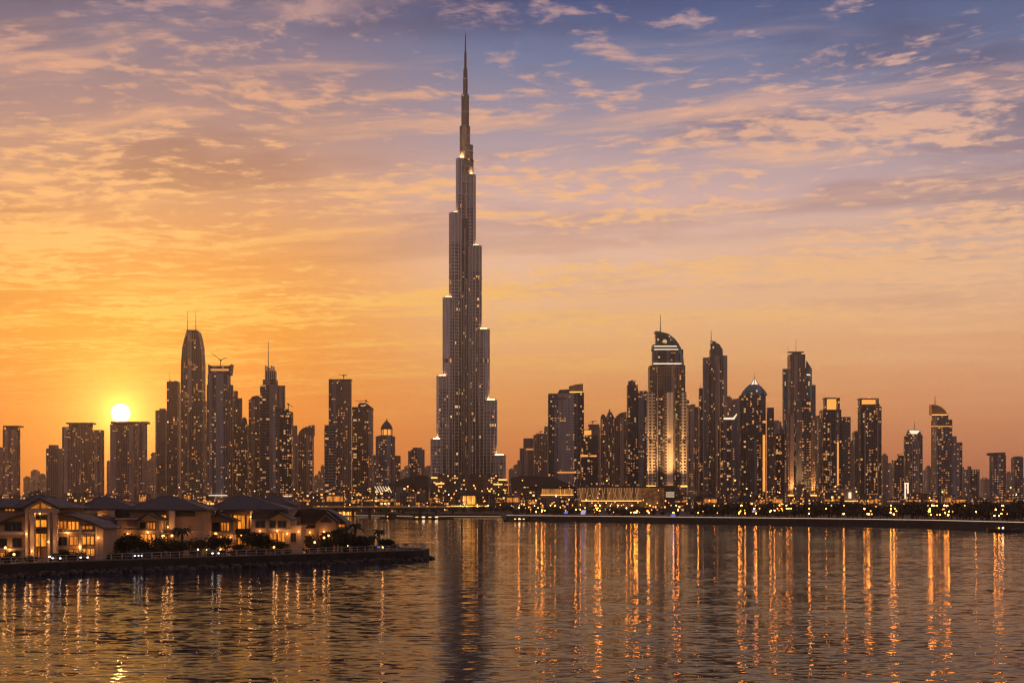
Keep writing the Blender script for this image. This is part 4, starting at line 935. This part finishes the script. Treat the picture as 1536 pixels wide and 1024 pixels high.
# ------------------------------------------------------------------ the near peninsula
EDGE = shore([(-120, 874), (0, 866), (100, 861), (200, 857), (310, 852), (400, 849), (490, 845.5), (560, 842.6), (620, 840.6), (634, 839.6)])
PZ = 2.0
pen = EDGE + [(-18.6, 318), (-40, 348), (-78, 378), (-160, 410), (-300, 430), (-300, 225)]
tag(MB().prism(pen, -1.5, PZ).build('peninsula_ground', plain("peninsula ground", (0.10, 0.075, 0.055), 0.95, 0, 0.4, 0.4)), kind='structure')
ring = EDGE + [(-18.6, 318), (-40, 348)]
r = empty('sea_wall', (*EDGE[5], 0), 'rough dark stone sea wall round the villa peninsula', 'sea wall')
wall_along(ring, -1.6, PZ + 0.12, 1.2).build('wall', M['quay'], r)
wall_along(ring, PZ + 0.123, PZ + 0.3, 0.8).build('coping', M['deck'], r)
def walk(pts, step):
    out = []; 
    for a, b in zip(pts, pts[1:]):
        a, b = Vector(a), Vector(b); L = (b - a).length; k_ = max(1, int(L / step))
        out += [a + (b - a) * (i / k_) for i in range(k_)]
    return out + [Vector(pts[-1])]
rk = MB(); rr_ = random.Random(3)
for p, q in zip(ring, ring[1:]):
    p, q = Vector(p), Vector(q); nrm = Vector((q.y - p.y, p.x - q.x)).normalized(); nrm = -nrm if nrm.dot(Vector((0.3, -1))) < 0 else nrm
    for _ in range(int((q - p).length * 5)):
        c = p + (q - p) * rr_.random() + nrm * rr_.uniform(0.0, 1.5); sz = rr_.uniform(.22, .55); zc = rr_.uniform(-.2, .75) * (1 - .3 * rr_.random())
        a = rr_.uniform(0, 6); vs = []
        for zz_, k_ in ((-.6, .7), (0, 1), (.55, .6)):
            vs += [(c.x + sz * k_ * math.cos(a + t) * rr_.uniform(.8, 1.2), c.y + sz * k_ * math.sin(a + t) * rr_.uniform(.8, 1.2), zc + sz * zz_) for t in (0, 1.05, 2.1, 3.15, 4.2, 5.25)]
        rk.add(vs, [tuple(range(6))[::-1], tuple(range(12, 18))] + [(b + i, b + (i + 1) % 6, b + 6 + (i + 1) % 6, b + 6 + i) for b in (0, 6) for i in range(6)])
tag(rk.build('rock_rubble', M['rock']), kind='stuff')
r = empty('promenade_railing', (*EDGE[5], PZ), 'thin grey post and rail fence along the top of the sea wall', 'railing')
inset = [(x - 0.2, y + 0.45) for x, y in ring]
MB().strip([(x, y, PZ + 1.3) for x, y in inset], 0.05).build('top_rail', M['rail'], r)
MB().strip([(x, y, PZ + 0.8) for x, y in inset], 0.04).build('lower_rail', M['rail'], r)
pm = MB().box(-.08, .08, -.08, .08, 0, 1.05).mesh('post', M['rail'])
for p in walk(inset, 2.1)[:98]: link('post', pm, r, (p.x - r.location.x, p.y - r.location.y, PZ + 0.28 - r.location.z))
tag(wall_along([(x - 1, y + 5.5) for x, y in EDGE], PZ - 0.1, PZ + 0.06, 2.0).build('promenade_path', M['deck']), kind='structure')

# ------------------------------------------------------------------ villas
class Villa:
    def sconce(s, px, py, dy=-0.1, watts=75):
        """small lamp added to brighten the villa walls, its light held off the wall"""
        Y = s.Y + dy; x, z = X(px, Y), Z(py, Y)
        p = MB().lathe(x, Y - .12, [(.03, z - .16), (.11, z - .1), (.13, z + .08), (.04, z + .15)], 8).build('added_wall_lamp', M['globe'], s.root)
        l = bpy.data.lights.new('lamp_glow', 'POINT'); l.energy = watts; l.color = (1.0, 0.45, 0.14); l.shadow_soft_size = 0.15
        o = bpy.data.objects.new('lamp_glow', l); COL.objects.link(o); o.location = Vector((x, Y - 0.9, z)) - s.root.location; o.parent = s.root
    def __init__(s, label, px, Y):
        s.Y = Y; s.root = empty('villa', (X(px, Y), Y, PZ), label, 'house')
    def box(s, name, x0, x1, y0, y1, mat='wall', dy=0, d=4, parent=None):
        Y = s.Y + dy; z0 = Z(y1, Y) if y1 is not None else PZ - 0.2
        return MB().box(X(x0, Y), X(x1, Y), Y, Y + d, z0, Z(y0, Y)).build(name, M[mat], parent or s.root)
    def prof(s, name, pts, mat='wall', dy=0, d=4):
        Y = s.Y + dy
        return MB().slab([(X(x, Y), Z(y, Y)) for x, y in pts], Y, Y + d).build(name, M[mat], s.root)
    def hip(s, x0, x1, ye, xp, yp, dy=0, d=14, ridge=0.0, name='roof'):
        """hipped roof with a thick overhanging eave"""
        Y = s.Y + dy; a, b = X(x0, Y), X(x1, Y); zc = Z(ye, Y); yc = Y + d / 2; zp = CAMZ + (HZ - yp) * yc / FPX; p = X(xp, yc)
        rr = ridge * (b - a) / 2; t = 0.28
        vs = [(a, Y, zc - t), (b, Y, zc - t), (b, Y + d, zc - t), (a, Y + d, zc - t), (a, Y, zc), (b, Y, zc), (b, Y + d, zc), (a, Y + d, zc), (p - rr - .2, yc, zp), (p + rr + .2, yc, zp)]
        s.last = MB().add(vs, [(3, 2, 1, 0), (0, 1, 5, 4), (1, 2, 6, 5), (2, 3, 7, 6), (3, 0, 4, 7), (4, 5, 9, 8), (5, 6, 9), (6, 7, 8, 9), (7, 4, 8)]).build(name, M['tile'], s.root); s.ridges(vs)
    def ridges(s, vs):
        for i, j in ((4, 8), (5, 9), (6, 9), (7, 8)):
            a_, b_ = Vector(vs[i]), Vector(vs[j])
            rc = MB().tube(a_ + Vector((0, 0, .03)), b_ + Vector((0, 0, .03)), .13, .13, 5).build('ridge_cap', M['ridge'], s.root); rc.parent = s.last
    def gable(s, x0, x1, ye, xp, yp, dy=-0.5, d=9, name='roof'):
        """pitched roof whose gable faces the water"""
        t = 1.7
        return s.prof(name, [(x0 - 2, ye + 1), (x0 - 2, ye + 1 - t), (xp, yp - t), (x1 + 2, ye + 1 - t), (x1 + 2, ye + 1), (xp, yp)][::-1], 'tile', dy - 0.6, d)
    def win(s, x0, x1, y0, y1, mat='room', dy=0, bars=1):
        """window: frame with a sill, and its pane as a sub-part"""
        Y = s.Y + dy; a, b, zb, zt = X(x0, Y), X(x1, Y), Z(y1, Y), Z(y0, Y); f = 0.09
        m = MB(); m.box(a - f, a + .02, Y - .10, Y - .01, zb - f, zt + f); m.box(b - .02, b + f, Y - .10, Y - .01, zb - f, zt + f)
        m.box(a + .02, b - .02, Y - .10, Y - .01, zt - .01, zt + f); m.box(a + .02, b - .02, Y - .14, Y - .01, zb - f, zb + .02)
        for i in range(bars):
            c = a + (b - a) * (i + 1) / (bars + 1); m.box(c - .08, c + .08, Y - .095, Y - .015, zb + .02, zt - .01)
        fr = m.build('window', M['dframe' if mat != 'dpane' else 'dmetal'], s.root)
        p = MB().box(a, b, Y - .05, Y - .02, zb, zt).build('pane', M[mat], s.root); p.parent = fr
        return fr
def tile_mat():
    m, k, b = mat_new("dark roof tiles")
    co = k.new('ShaderNodeTexCoord').outputs['Object']; x, y, z = k.sep(co)
    row = k.m('FRACT', k.m('MULTIPLY', z, 4.0)); n = k.noise(co, 1.2, 5, 0.6)[0]
    k.put(b.inputs['Base Color'], k.mix(k.rng(n, 0.3, 0.7), (0.035, 0.028, 0.028, 1), (0.07, 0.055, 0.052, 1)))
    bp = k.new('ShaderNodeBump'); bp.inputs['Strength'].default_value = 0.6; bp.inputs['Distance'].default_value = 0.06
    k.put(bp.inputs['Height'], row); k.put(b.inputs['Normal'], bp.outputs[0]); b.inputs['Roughness'].default_value = 0.6
    return m
M['tile'] = tile_mat()

# first villa: tall glazed entrance gable between two wings with sweeping roofs
v = Villa('large villa with tall glowing entrance gable at the left edge', 62, 256)
v.box('wall', 0, 37, 788, None, 'wall', 0.6, 9); v.box('wall', 84, 143, 793, None, 'wall', 0.6, 9)
v.prof('wing_wall', [(0, 788.2), (36.8, 788.2), (36.8, 771), (18, 776), (0, 784)], 'wall2', 0.7, 8)
v.prof('wing_wall', [(84, 793.2), (150, 793.2), (150, 791), (135, 784), (110, 776), (84, 771)], 'wall2', 0.7, 8)
v.prof('roof', [(-6, 787.5), (-6, 784.6), (16, 774.5), (38, 768.4), (38, 771.2), (17, 777)], 'tile', -0.6, 11)
v.prof('roof', [(83, 771.2), (83, 768.4), (110, 773.2), (137, 782), (157, 791.4), (157, 794), (136, 785), (109, 776.2)][::-1], 'tile', -0.6, 11)
v.box('end_wall', 143, 155, 789, None, 'wall', 0.2, 9)
v.box('inner_wall', 38, 84, 764, None, 'wall2', 2.0, 8)
for x0, x1 in ((37.5, 41.5), (45.5, 51), (71.5, 75), (79.5, 85)): v.box('column', x0, x1, 768.6, None, 'trim', -0.8, 1.0)
v.box('beam', 37, 85.5, 762.2, 768.5, 'trim', -1.0, 1.4)
v.prof('gable_pane', [(42, 762), (78.5, 762), (60, 752.6)], 'room', 0.1, 0.2)
v.prof('gable_frame', [(36.5, 762.1), (42, 762.1), (60, 752.4), (78.5, 762.1), (85.5, 762.1), (60, 748.6)], 'trim', -1.0, 1.3)
v.box('gable_post', 59.2, 60.8, 753.5, 762.1, 'trim', -0.2, 0.25)
v.prof('roof', [(33, 762.4), (60, 748.5), (88, 762.4), (88, 760.4), (60, 746.4), (33, 760.4)], 'tile', -1.6, 12)
v.hip(16, 102, 761, 57, 740.8, 7, 16, 0.05)
v.box('wall', 22, 96, 763, None, 'wall2', 8.2, 12)
for x0, x1, y0, y1, m_ in ((52, 70, 772, 778, 'dpane'), (52, 70, 779.5, 790, 'roomhi'), (52, 70, 800, 819, 'roomhi'), (53, 60, 820.5, 836, 'room'), (40.5, 44, 783, 796, 'room'), (75.5, 78.5, 781, 792, 'room')): v.win(x0, x1, y0, y1, m_, 1.95)
v.box('balcony', 51.4, 70.8, 793, 799.5, 'dmetal', 0.6, 1.3)
for x0, x1, y0, y1, m_, b_ in ((8, 16.5, 783.5, 795, 'dpane', 0), (19.5, 32, 783.5, 795, 'dpane', 1), (-6, 10, 808, 820, 'dpane', 1), (19.5, 32, 807, 819.5, 'dpane', 1), (20, 28, 827, 836, 'dpane', 0), (-3, 14, 828, 836, 'room', 1),
        (85, 100, 781.5, 793, 'room', 2), (102.5, 118, 782, 794, 'roomhi', 2), (123, 139, 788.5, 793.5, 'room', 2), (88, 100, 805.5, 817, 'dpane', 1), (105, 117, 804.5, 817, 'room', 1), (124, 141.5, 804, 816, 'roomhi', 2), (103, 118, 824, 832, 'room', 1), (123, 142, 822.5, 833, 'roomhi', 2), (85, 99, 825, 833, 'dpane', 1)):
    v.win(x0, x1, y0, y1, m_, 0.58, b_)
v.box('balcony', -6, 35, 797, 802, 'trim', -0.5, 1.3); v.box('string_course', 84, 143, 797, 799.5, 'trim', 0.1, 0.6)
v.box('string_course', -6, 36, 822, 824, 'trim', 0.1, 0.6)
v.box('antenna', 56.7, 57.5, 722, 743, 'dmetal', 14, 0.12)
for x0, x1 in ((118.8, 122.4), (143.2, 146.5)): v.box('pilaster', x0, x1, 788, None, 'trim', -0.1, 0.5)

for a in ((40, 800), (48, 826), (73, 812), (14, 800, .5), (15, 824, .5), (102, 799, .5), (120, 820, .5), (148, 806, 0), (60, 770, 1.6)): v.sconce(a[0], a[1], a[2] if len(a) > 2 else -1.0)
v = Villa('half hidden villa with broad hip roof between the first two villas', 165, 292)
v.hip(112, 206, 763, 155, 744.2, 2, 15, 0.05)
v.box('wall', 146, 200, 765, None, 'wall', 3.2, 10); v.box('wall', 118, 147, 770, None, 'wall2', 5, 8)
v.win(153, 164, 773, 781, 'room', 3.15, 1); v.box('column', 165, 172, 765.4, None, 'trim', 2.0, 1.0); v.box('shutter', 175, 193, 768, 779, 'dmetal', 2.9, 0.2)
v.prof('porch_roof', [(120, 789), (166, 789), (164, 783), (156, 776.5), (144, 773.5), (130, 774), (120, 777)], 'tile', -6, 8)
v.box('canopy', 153, 191, 789.5, 795, 'tile', -8, 6); v.box('porch_wall', 157, 190, 795.2, None, 'wall2', -5, 5)
v.win(156.5, 164.5, 808.5, 823, 'roomhi', -5.1, 0)

for a in ((160, 803, -5.2), (172, 805, -5.2), (150, 776, 3)): v.sconce(*a)
v = Villa('villa with a small front gable wing and hip roof, second from the left', 235, 278)
v.hip(186, 309, 763.5, 252, 743, 4, 17, 0.03)
v.box('wall', 196, 304, 766, None, 'wall2', 5.4, 12)
v.box('wall', 176, 208, 779, None, 'wall2', 1.2, 8); v.box('roof_slab', 172, 209, 777, 779, 'trim', 0.4, 9)
v.prof('gable_wall', [(207, 845), (238.5, 845), (238.5, 779.5), (222, 770.5), (207, 779.5)], 'wall', 0, 9)
v.gable(207, 238.5, 779.5, 222, 770.5)
v.win(210.5, 218.5, 783.5, 793, 'dpane', -0.02, 1); v.win(221, 233, 783.5, 793, 'room', -0.02, 2); v.win(210.5, 233, 801, 815, 'roomhi', -0.02, 3)
v.box('string_course', 206.8, 238.8, 795.2, 797.2, 'trim', -0.3, 0.4)
v.win(240, 249.5, 772.5, 792, 'roomhi', 5.36, 1); v.box('column', 254, 261.5, 764.2, None, 'trim', 4.0, 1.2)
v.box('shutter', 263, 292, 767, 774, 'dmetal', 5.2, 0.15)
v.box('porch', 239, 252, 799, 801.5, 'trim', 0.6, 4); v.win(239.8, 250.5, 804, 816, 'roomhi', 5.2, 0); v.win(258, 272, 802, 810, 'room', 5.36, 1)
v.box('balcony', 239, 262, 793.5, 798, 'dmetal', 3.4, 1.2); v.box('low_wall', 264, 304, 796, None, 'wall', 2.6, 2.5)
v.box('canopy', 185, 216, 792, 793.6, 'dmetal', -2, 2.8)

for a in ((192, 800, 1), (222, 798, -.1), (246, 803, 3.6), (243, 780, 5), (280, 792, 2.4), (252, 790, 3.6), (230, 819, -.1)): v.sconce(*a)
v = Villa('villa with tall lit bay under its hip roof and gabled wings, in the middle', 370, 292)
v.hip(308, 432, 763.5, 362, 743.2, 4, 17, 0.1)
v.box('wall', 316, 424, 766, None, 'wall2', 5.4, 12)
v.prof('gable_wall', [(303, 842), (350, 842), (350, 781), (328, 771), (303, 781)], 'wall', 0.2, 9)
v.gable(303, 350, 781, 328, 771)
v.win(309, 329, 783.5, 796, 'dpane', 0.18, 1); v.win(331.5, 344, 783.5, 796, 'room', 0.18, 2); v.win(308, 323, 803.5, 818, 'roomhi', 0.18, 2); v.win(326, 340.5, 803.5, 816.5, 'roomhi', 0.18, 3)
v.box('balcony', 303, 351, 797.5, 801, 'trim', -0.9, 1.1); v.win(294.5, 301, 806, 819, 'roomhi', 2.0, 0); v.box('wall', 283, 303, 790, None, 'wall', 2.05, 6)
v.prof('low_roof', [(280, 790.2), (304, 790.2), (304, 781), (296, 777), (288, 781)], 'tile', 1.4, 8)
v.win(336.5, 348, 772.5, 777, 'room', 5.34, 1); v.win(350.5, 367.5, 772.5, 792.5, 'roomhi', 5.34, 2); v.win(370, 373.5, 772.5, 792, 'room', 5.34, 0)
v.box('balcony', 349, 374, 793, 796.5, 'dmetal', 2.6, 2.4); v.box('pergola', 348, 373, 800, 802, 'dmetal', 1.6, 3.6); v.win(349, 371, 806, 816, 'room', 5.34, 2)
v.box('column', 374.8, 378.5, 766.2, None, 'trim', 3.8, 1.2)
v.box('wall', 378, 404, 778, None, 'wall2', 1.0, 7); v.prof('low_roof', [(376, 778.2), (410, 778.2), (410, 766), (379, 766)], 'tile', 0.6, 8); v.win(384, 397, 781.5, 791, 'dpane', 0.98, 1)
v.prof('gable_wall', [(402.5, 842), (435, 842), (435, 779), (419, 769.5), (402.5, 779)], 'wall', 0, 9)
v.gable(402.5, 435, 779, 419, 769.5)
v.win(405, 413.5, 781.5, 790.5, 'dpane', -0.02, 0); v.win(417, 429, 781.5, 790.5, 'dpane', -0.02, 1); v.win(404.5, 415, 798.5, 812, 'room', -0.02, 1); v.win(417, 427, 798.5, 812, 'roomhi', -0.02, 1)
v.box('string_course', 402.3, 435.3, 793, 795, 'trim', -0.3, 0.4)
v.box('bay', 435.2, 452, 790, None, 'wall', -0.6, 6); v.win(433.6 + 3, 443.5, 799.5, 811.5, 'dpane', -0.62, 1); v.box('bay_roof', 434, 453, 788, 790, 'trim', -1.0, 7)

for a in ((298, 802, 1.8), (325, 800, 0), (346, 806, 0), (362, 802, 3), (390, 796, .9), (416, 796, -.2), (431, 800, -.2), (448, 797, -.8), (376, 775, 3.6), (340, 820, 0)): v.sconce(*a)
v = Villa('dark villa with a black gable opening at the right end of the row', 480, 312)
v.prof('roof', [(432, 785), (497, 785), (520, 784), (505, 772), (492, 764.5), (470, 762), (448, 764)], 'tile', 2.0, 10)
v.box('wall', 452, 520, 784, None, 'wall2', 2.6, 9)
v.prof('gable_wall', [(474, 842), (504, 842), (504, 783), (489, 769), (474, 783)], 'wall2', -1, 8); v.gable(472, 506, 783, 489, 768.5, -1)
v.prof('gable_opening', [(479, 783), (498, 783), (489, 774)], 'dmetal', -1.25, 0.2)
v.box('chimney', 436, 450, 775, 790, 'wall2', 1.2, 3); v.win(455, 472, 788, 791.5, 'dpane', 2.55, 1); v.win(508, 517, 786, 790, 'room', 2.55, 1); v.win(478, 492, 800, 812, 'room', -1.02, 1)
v.box('porch', 500, 522, 797, 798.6, 'trim', -2, 5); v.win(506, 518, 801, 812, 'room', 2.5, 1)
for a in ((465, 798, 2.4), (486, 797, -1.2), (498, 808, -1.2), (512, 800, 2.3)): v.sconce(*a)
v = Villa('small low villa roof showing behind the two right hand villas', 405, 340)
v.hip(386, 440, 756, 408, 742.5, 0, 14, 0.1); v.box('wall', 390, 436, 758, None, 'wall2', 1.2, 10)
v = Villa('dim villa roof behind the entrance gable at the far left', 15, 300)
v.hip(-20, 46, 760, 16, 748, 0, 14, 0.3); v.box('wall', -14, 40, 762, None, 'wall2', 1.2, 10); v.win(8, 22, 763, 766, 'room', 1.15, 2)

# ------------------------------------------------------------------ gardens: trees, palms, bushes, lamps, cars
NEAR_TREES = [(trunk_mesh('trunk', 50 + i, 2.2, 0.13), crown_mesh('crown', 60 + i, 4.2 + 0.5 * i, 3.2, 1.0, 900, 0.26, M['leaf' if i % 2 else 'leaf2'])) for i in range(3)]
BUSH = [(trunk_mesh('trunk', 80 + i, 0.6, 0.06), crown_mesh('crown', 90 + i, 2.6, 1.5, 0.05, 420, 0.18, M['leaf'])) for i in range(2)]
def edge_at(px):
    return along(EDGE, px)[1]
for i, (px, dd, s) in enumerate([(168, 12, .95), (185, 11, 1.15), (202, 13, 1.1), (214, 10, .8), (240, 11, .95), (256, 10, 1.0), (300, 12, .8), (322, 10, .9), (338, 11, .85), (378, 12, 1.05), (395, 11, 1.1), (404, 13, .85),
        (432, 11, .8), (448, 12, .9), (498, 11, 1.15), (510, 12, 1.3), (522, 13, 1.1), (538, 10, .8), (552, 11, .8), (460, 14, .8), (584, 6, .6), (504, 16, 1.2), (516, 8, .9), (530, 8, .8), (544, 15, .9), (545, 8, .7), (577, 8, .75), (592, 5, .45), (488, 9, .7), (420, 10, .6), (358, 10, .6), (270, 9, .7), (228, 9, .6), (20, 12, .6), (98, 8, .55), (135, 9, .6)]):
    y = edge_at(px) + dd
    tree(NEAR_TREES, i, X(px, y), y, PZ, s, 'dark leafy garden tree standing between the villas and the promenade', 'tree', 'garden trees on the peninsula', 'garden_tree')
for i in range(46):
    px = rnd.uniform(0, 585); y = edge_at(px) + rnd.uniform(6.5, 9.5)
    tree(BUSH, i, X(px, y), y, PZ, rnd.uniform(.6, 1.1), 'low dark clipped bush along the promenade in front of the villas', 'bush', 'bushes along the promenade', 'garden_bush')

def palm_meshes(seed, h, fl):
    r_ = random.Random(seed); t = MB(); t.strip([(0, 0, 0), (.1, 0, h * .35), (.16, 0, h * .7), (.12, 0, h)], 0.16)
    out = []
    for i in range(17):
        a = 2 * math.pi * i / 17 + r_.uniform(-.15, .15); up = r_.uniform(.15, 1.1); b = MB(); pts = []
        for j in range(8):
            s_ = j / 7; rr = fl * s_ * (0.95 - 0.15 * s_); zz_ = h + fl * (up * s_ * .62 - 0.75 * s_ * s_)
            pts.append(Vector((.12 + math.cos(a) * rr, math.sin(a) * rr, zz_)))
        side = Vector((-math.sin(a), math.cos(a), 0)); vs = []; fs = []
        for j, p in enumerate(pts):
            wd = fl * .14 * math.sin(math.pi * min(.97, .12 + j / 7 * .88)) + .01
            vs += [p, p + side * wd - Vector((0, 0, wd * .6)), p - side * wd - Vector((0, 0, wd * .6)), p + Vector((0, 0, .015))]
        for j in range(7):
            a4 = 4 * j
            fs += [(a4, a4 + 5, a4 + 1), (a4, a4 + 2, a4 + 6), (a4, a4 + 4, a4 + 5), (a4, a4 + 6, a4 + 4)]
        out.append(b.add(vs, fs).mesh('frond', M['leaf']))
    return t.mesh('trunk', M['bark']), out
PALMS = [palm_meshes(1, 4.6, 2.3), palm_meshes(2, 3.4, 2.0)]
for px, dd, k_, s, label in [(272, 11, 0, 1.15, 'tall date palm in front of the second villa, tallest of the garden'), (284, 11, 1, .85, 'short date palm just right of the tallest garden palm'), (533, 12, 0, 1.25, 'date palm with full round head above the trees near the tip'),
        (568, 12, 0, 0.95, 'date palm with ragged head near the tip of the peninsula'), (560, 10, 1, .9, 'small date palm left of the ragged one near the tip'), (588, 8, 1, .6, 'stubby palm nearest the tip railing'), (152, 12, 1, .85, 'small palm beside the end wall of the first villa'), (609, 5, 1, .42, 'tiny dark palm right at the tip of the peninsula')]:
    y = edge_at(px) + dd; r = empty('date_palm', (X(px, y), y, PZ), label, 'palm', None, rnd.uniform(0, 6)); r.scale = (s, s, s)
    t, fr = PALMS[k_]; link('trunk', t, r)
    for f in fr: link('frond', f, r)

for px, yb, mat, label in [(8, 821, 'globe', 'glowing globe lamp by the left wing of the first villa'), (21, 831, 'globe', 'low globe lamp under the left wing windows of the first villa'), (74, 836, 'lampw', 'small white lamp before the glowing entrance'), (223, 826, 'lampw', 'white globe lamp below the small front gable'),
        (258, 803, 'globe', 'orange lamp high by the porch of the second villa'), (297, 824, 'lampw', 'white globe lamp beside the arched glowing door'), (331, 824, 'globe', 'orange globe lamp before the middle villa left wing'), (411, 820, 'globe', 'globe lamp before the middle villa right gable'),
        (446, 819, 'globe', 'globe lamp beside the bay of the middle villa'), (472, 813, 'globe', 'bright globe lamp by the dark villa path'), (486, 806, 'globe', 'left one of two lamps on the dark villa front'), (493, 803, 'globe', 'right one of two lamps on the dark villa front'), (519, 811, 'lampw', 'upper white lamp beside the full headed palm'),
        (521, 818, 'lampw', 'lower white lamp beside the full headed palm'), (550, 819, 'globe', 'small orange lamp between the palms near the tip'), (160, 834, 'globe', 'low orange lamp by the end wall of the first villa'), (365, 828, 'globe', 'low lamp among bushes before the lit bay'), (462, 826, 'globe', 'low lamp among bushes left of the dark villa'), (574, 826, 'globe', 'low orange lamp by the tip railing')]:
    y = edge_at(px) + 10.5; h = Z(yb, y) - PZ
    street_lamp(X(px, y), y, PZ, max(h, 0.8), 0.22 if mat == 'globe' else 0.17, mat, label, None, 'garden lamp', 'garden_lamp', 55 if mat == 'globe' else 30)

def car(px, rz, label, tail=False):
    y = edge_at(px) + 5.2; r = empty('parked_car', (X(px, y), y, PZ + 0.07), label, 'car', None, rz)
    body = MB().slab([(-2.1, .3), (2.1, .3), (2.15, .75), (1.3, .9), (-1.75, .95), (-2.15, .8)], -.85, .85).mesh('body', M['paint']); link('body', body, r)
    link('cabin', MB().slab([(-1.6, .93), (1.0, .9), (.45, 1.42), (-1.05, 1.45)], -.75, .75).mesh('cabin', M['dpane']), r)
    wm = MB().tube((0, -.1, 0), (0, .1, 0), .32, .32, 14).mesh('wheel', M['tyre'])
    for sx in (-1.35, 1.35):
        for sy in (-.82, .82): link('wheel', wm, r, (sx, sy, .32))
    hm = MB().box(-.05, .05, -.16, .16, -.08, .08).mesh('headlight', M['head']); tm = MB().box(-.05, .05, -.16, .16, -.07, .07).mesh('tail_light', M['tail'])
    for sy in (-.6, .6): link('headlight', hm, r, (2.13, sy, .66)); link('tail_light', tm, r, (-2.14, sy, .78))
car(84, R(-70), 'dark parked car with white headlights before the glowing entrance')
car(122, R(-60), 'dark parked car with headlights before the first villa right wing')
car(190, R(-20), 'dark parked car under the trees left of the small front gable')
car(208, R(-75), 'dark parked car facing the water below the small front gable')
car(318, R(-60), 'dark parked car with headlights before the middle villa left gable')
def kiosk(px, label, mat):
    y = edge_at(px) + 6.4; x = X(px, y); r = empty('garden_light_box', (x, y, PZ), label, 'light')
    MB().box(x - .05, x + .05, y - .05, y + .05, PZ, PZ + .8).build('post', M['dmetal'], r); MB().box(x - .3, x + .3, y - .1, y + .1, PZ + .8, PZ + 1.15).build('light', M[mat], r)
kiosk(182, 'blue light box under the trees left of the small front gable', 'blue'); kiosk(313, 'blue light box before the middle villa', 'blue'); kiosk(147, 'bluish light box beside the first villa end wall', 'violet'); kiosk(568, 'blue light box under the ragged palm', 'blue'); kiosk(83, 'violet light box before the glowing entrance', 'violet')

# ------------------------------------------------------------------ the air
def haze():
    m = bpy.data.materials.new("haze"); m.use_nodes = True; m.node_tree.nodes.clear(); k = NT(m.node_tree)
    p = k.new('ShaderNodeVolumePrincipled'); p.inputs['Color'].default_value = (0.92, 0.84, 0.76, 1); p.inputs['Density'].default_value = HAZE; p.inputs['Anisotropy'].default_value = 0.88
    o = k.new('ShaderNodeOutputMaterial'); k.l.new(p.outputs[0], o.inputs['Volume'])
    tag(MB().box(-7200, 7200, -100, 11200, -2.6, 930).build('haze', m), kind='stuff')
HAZE = 0.000062
haze()
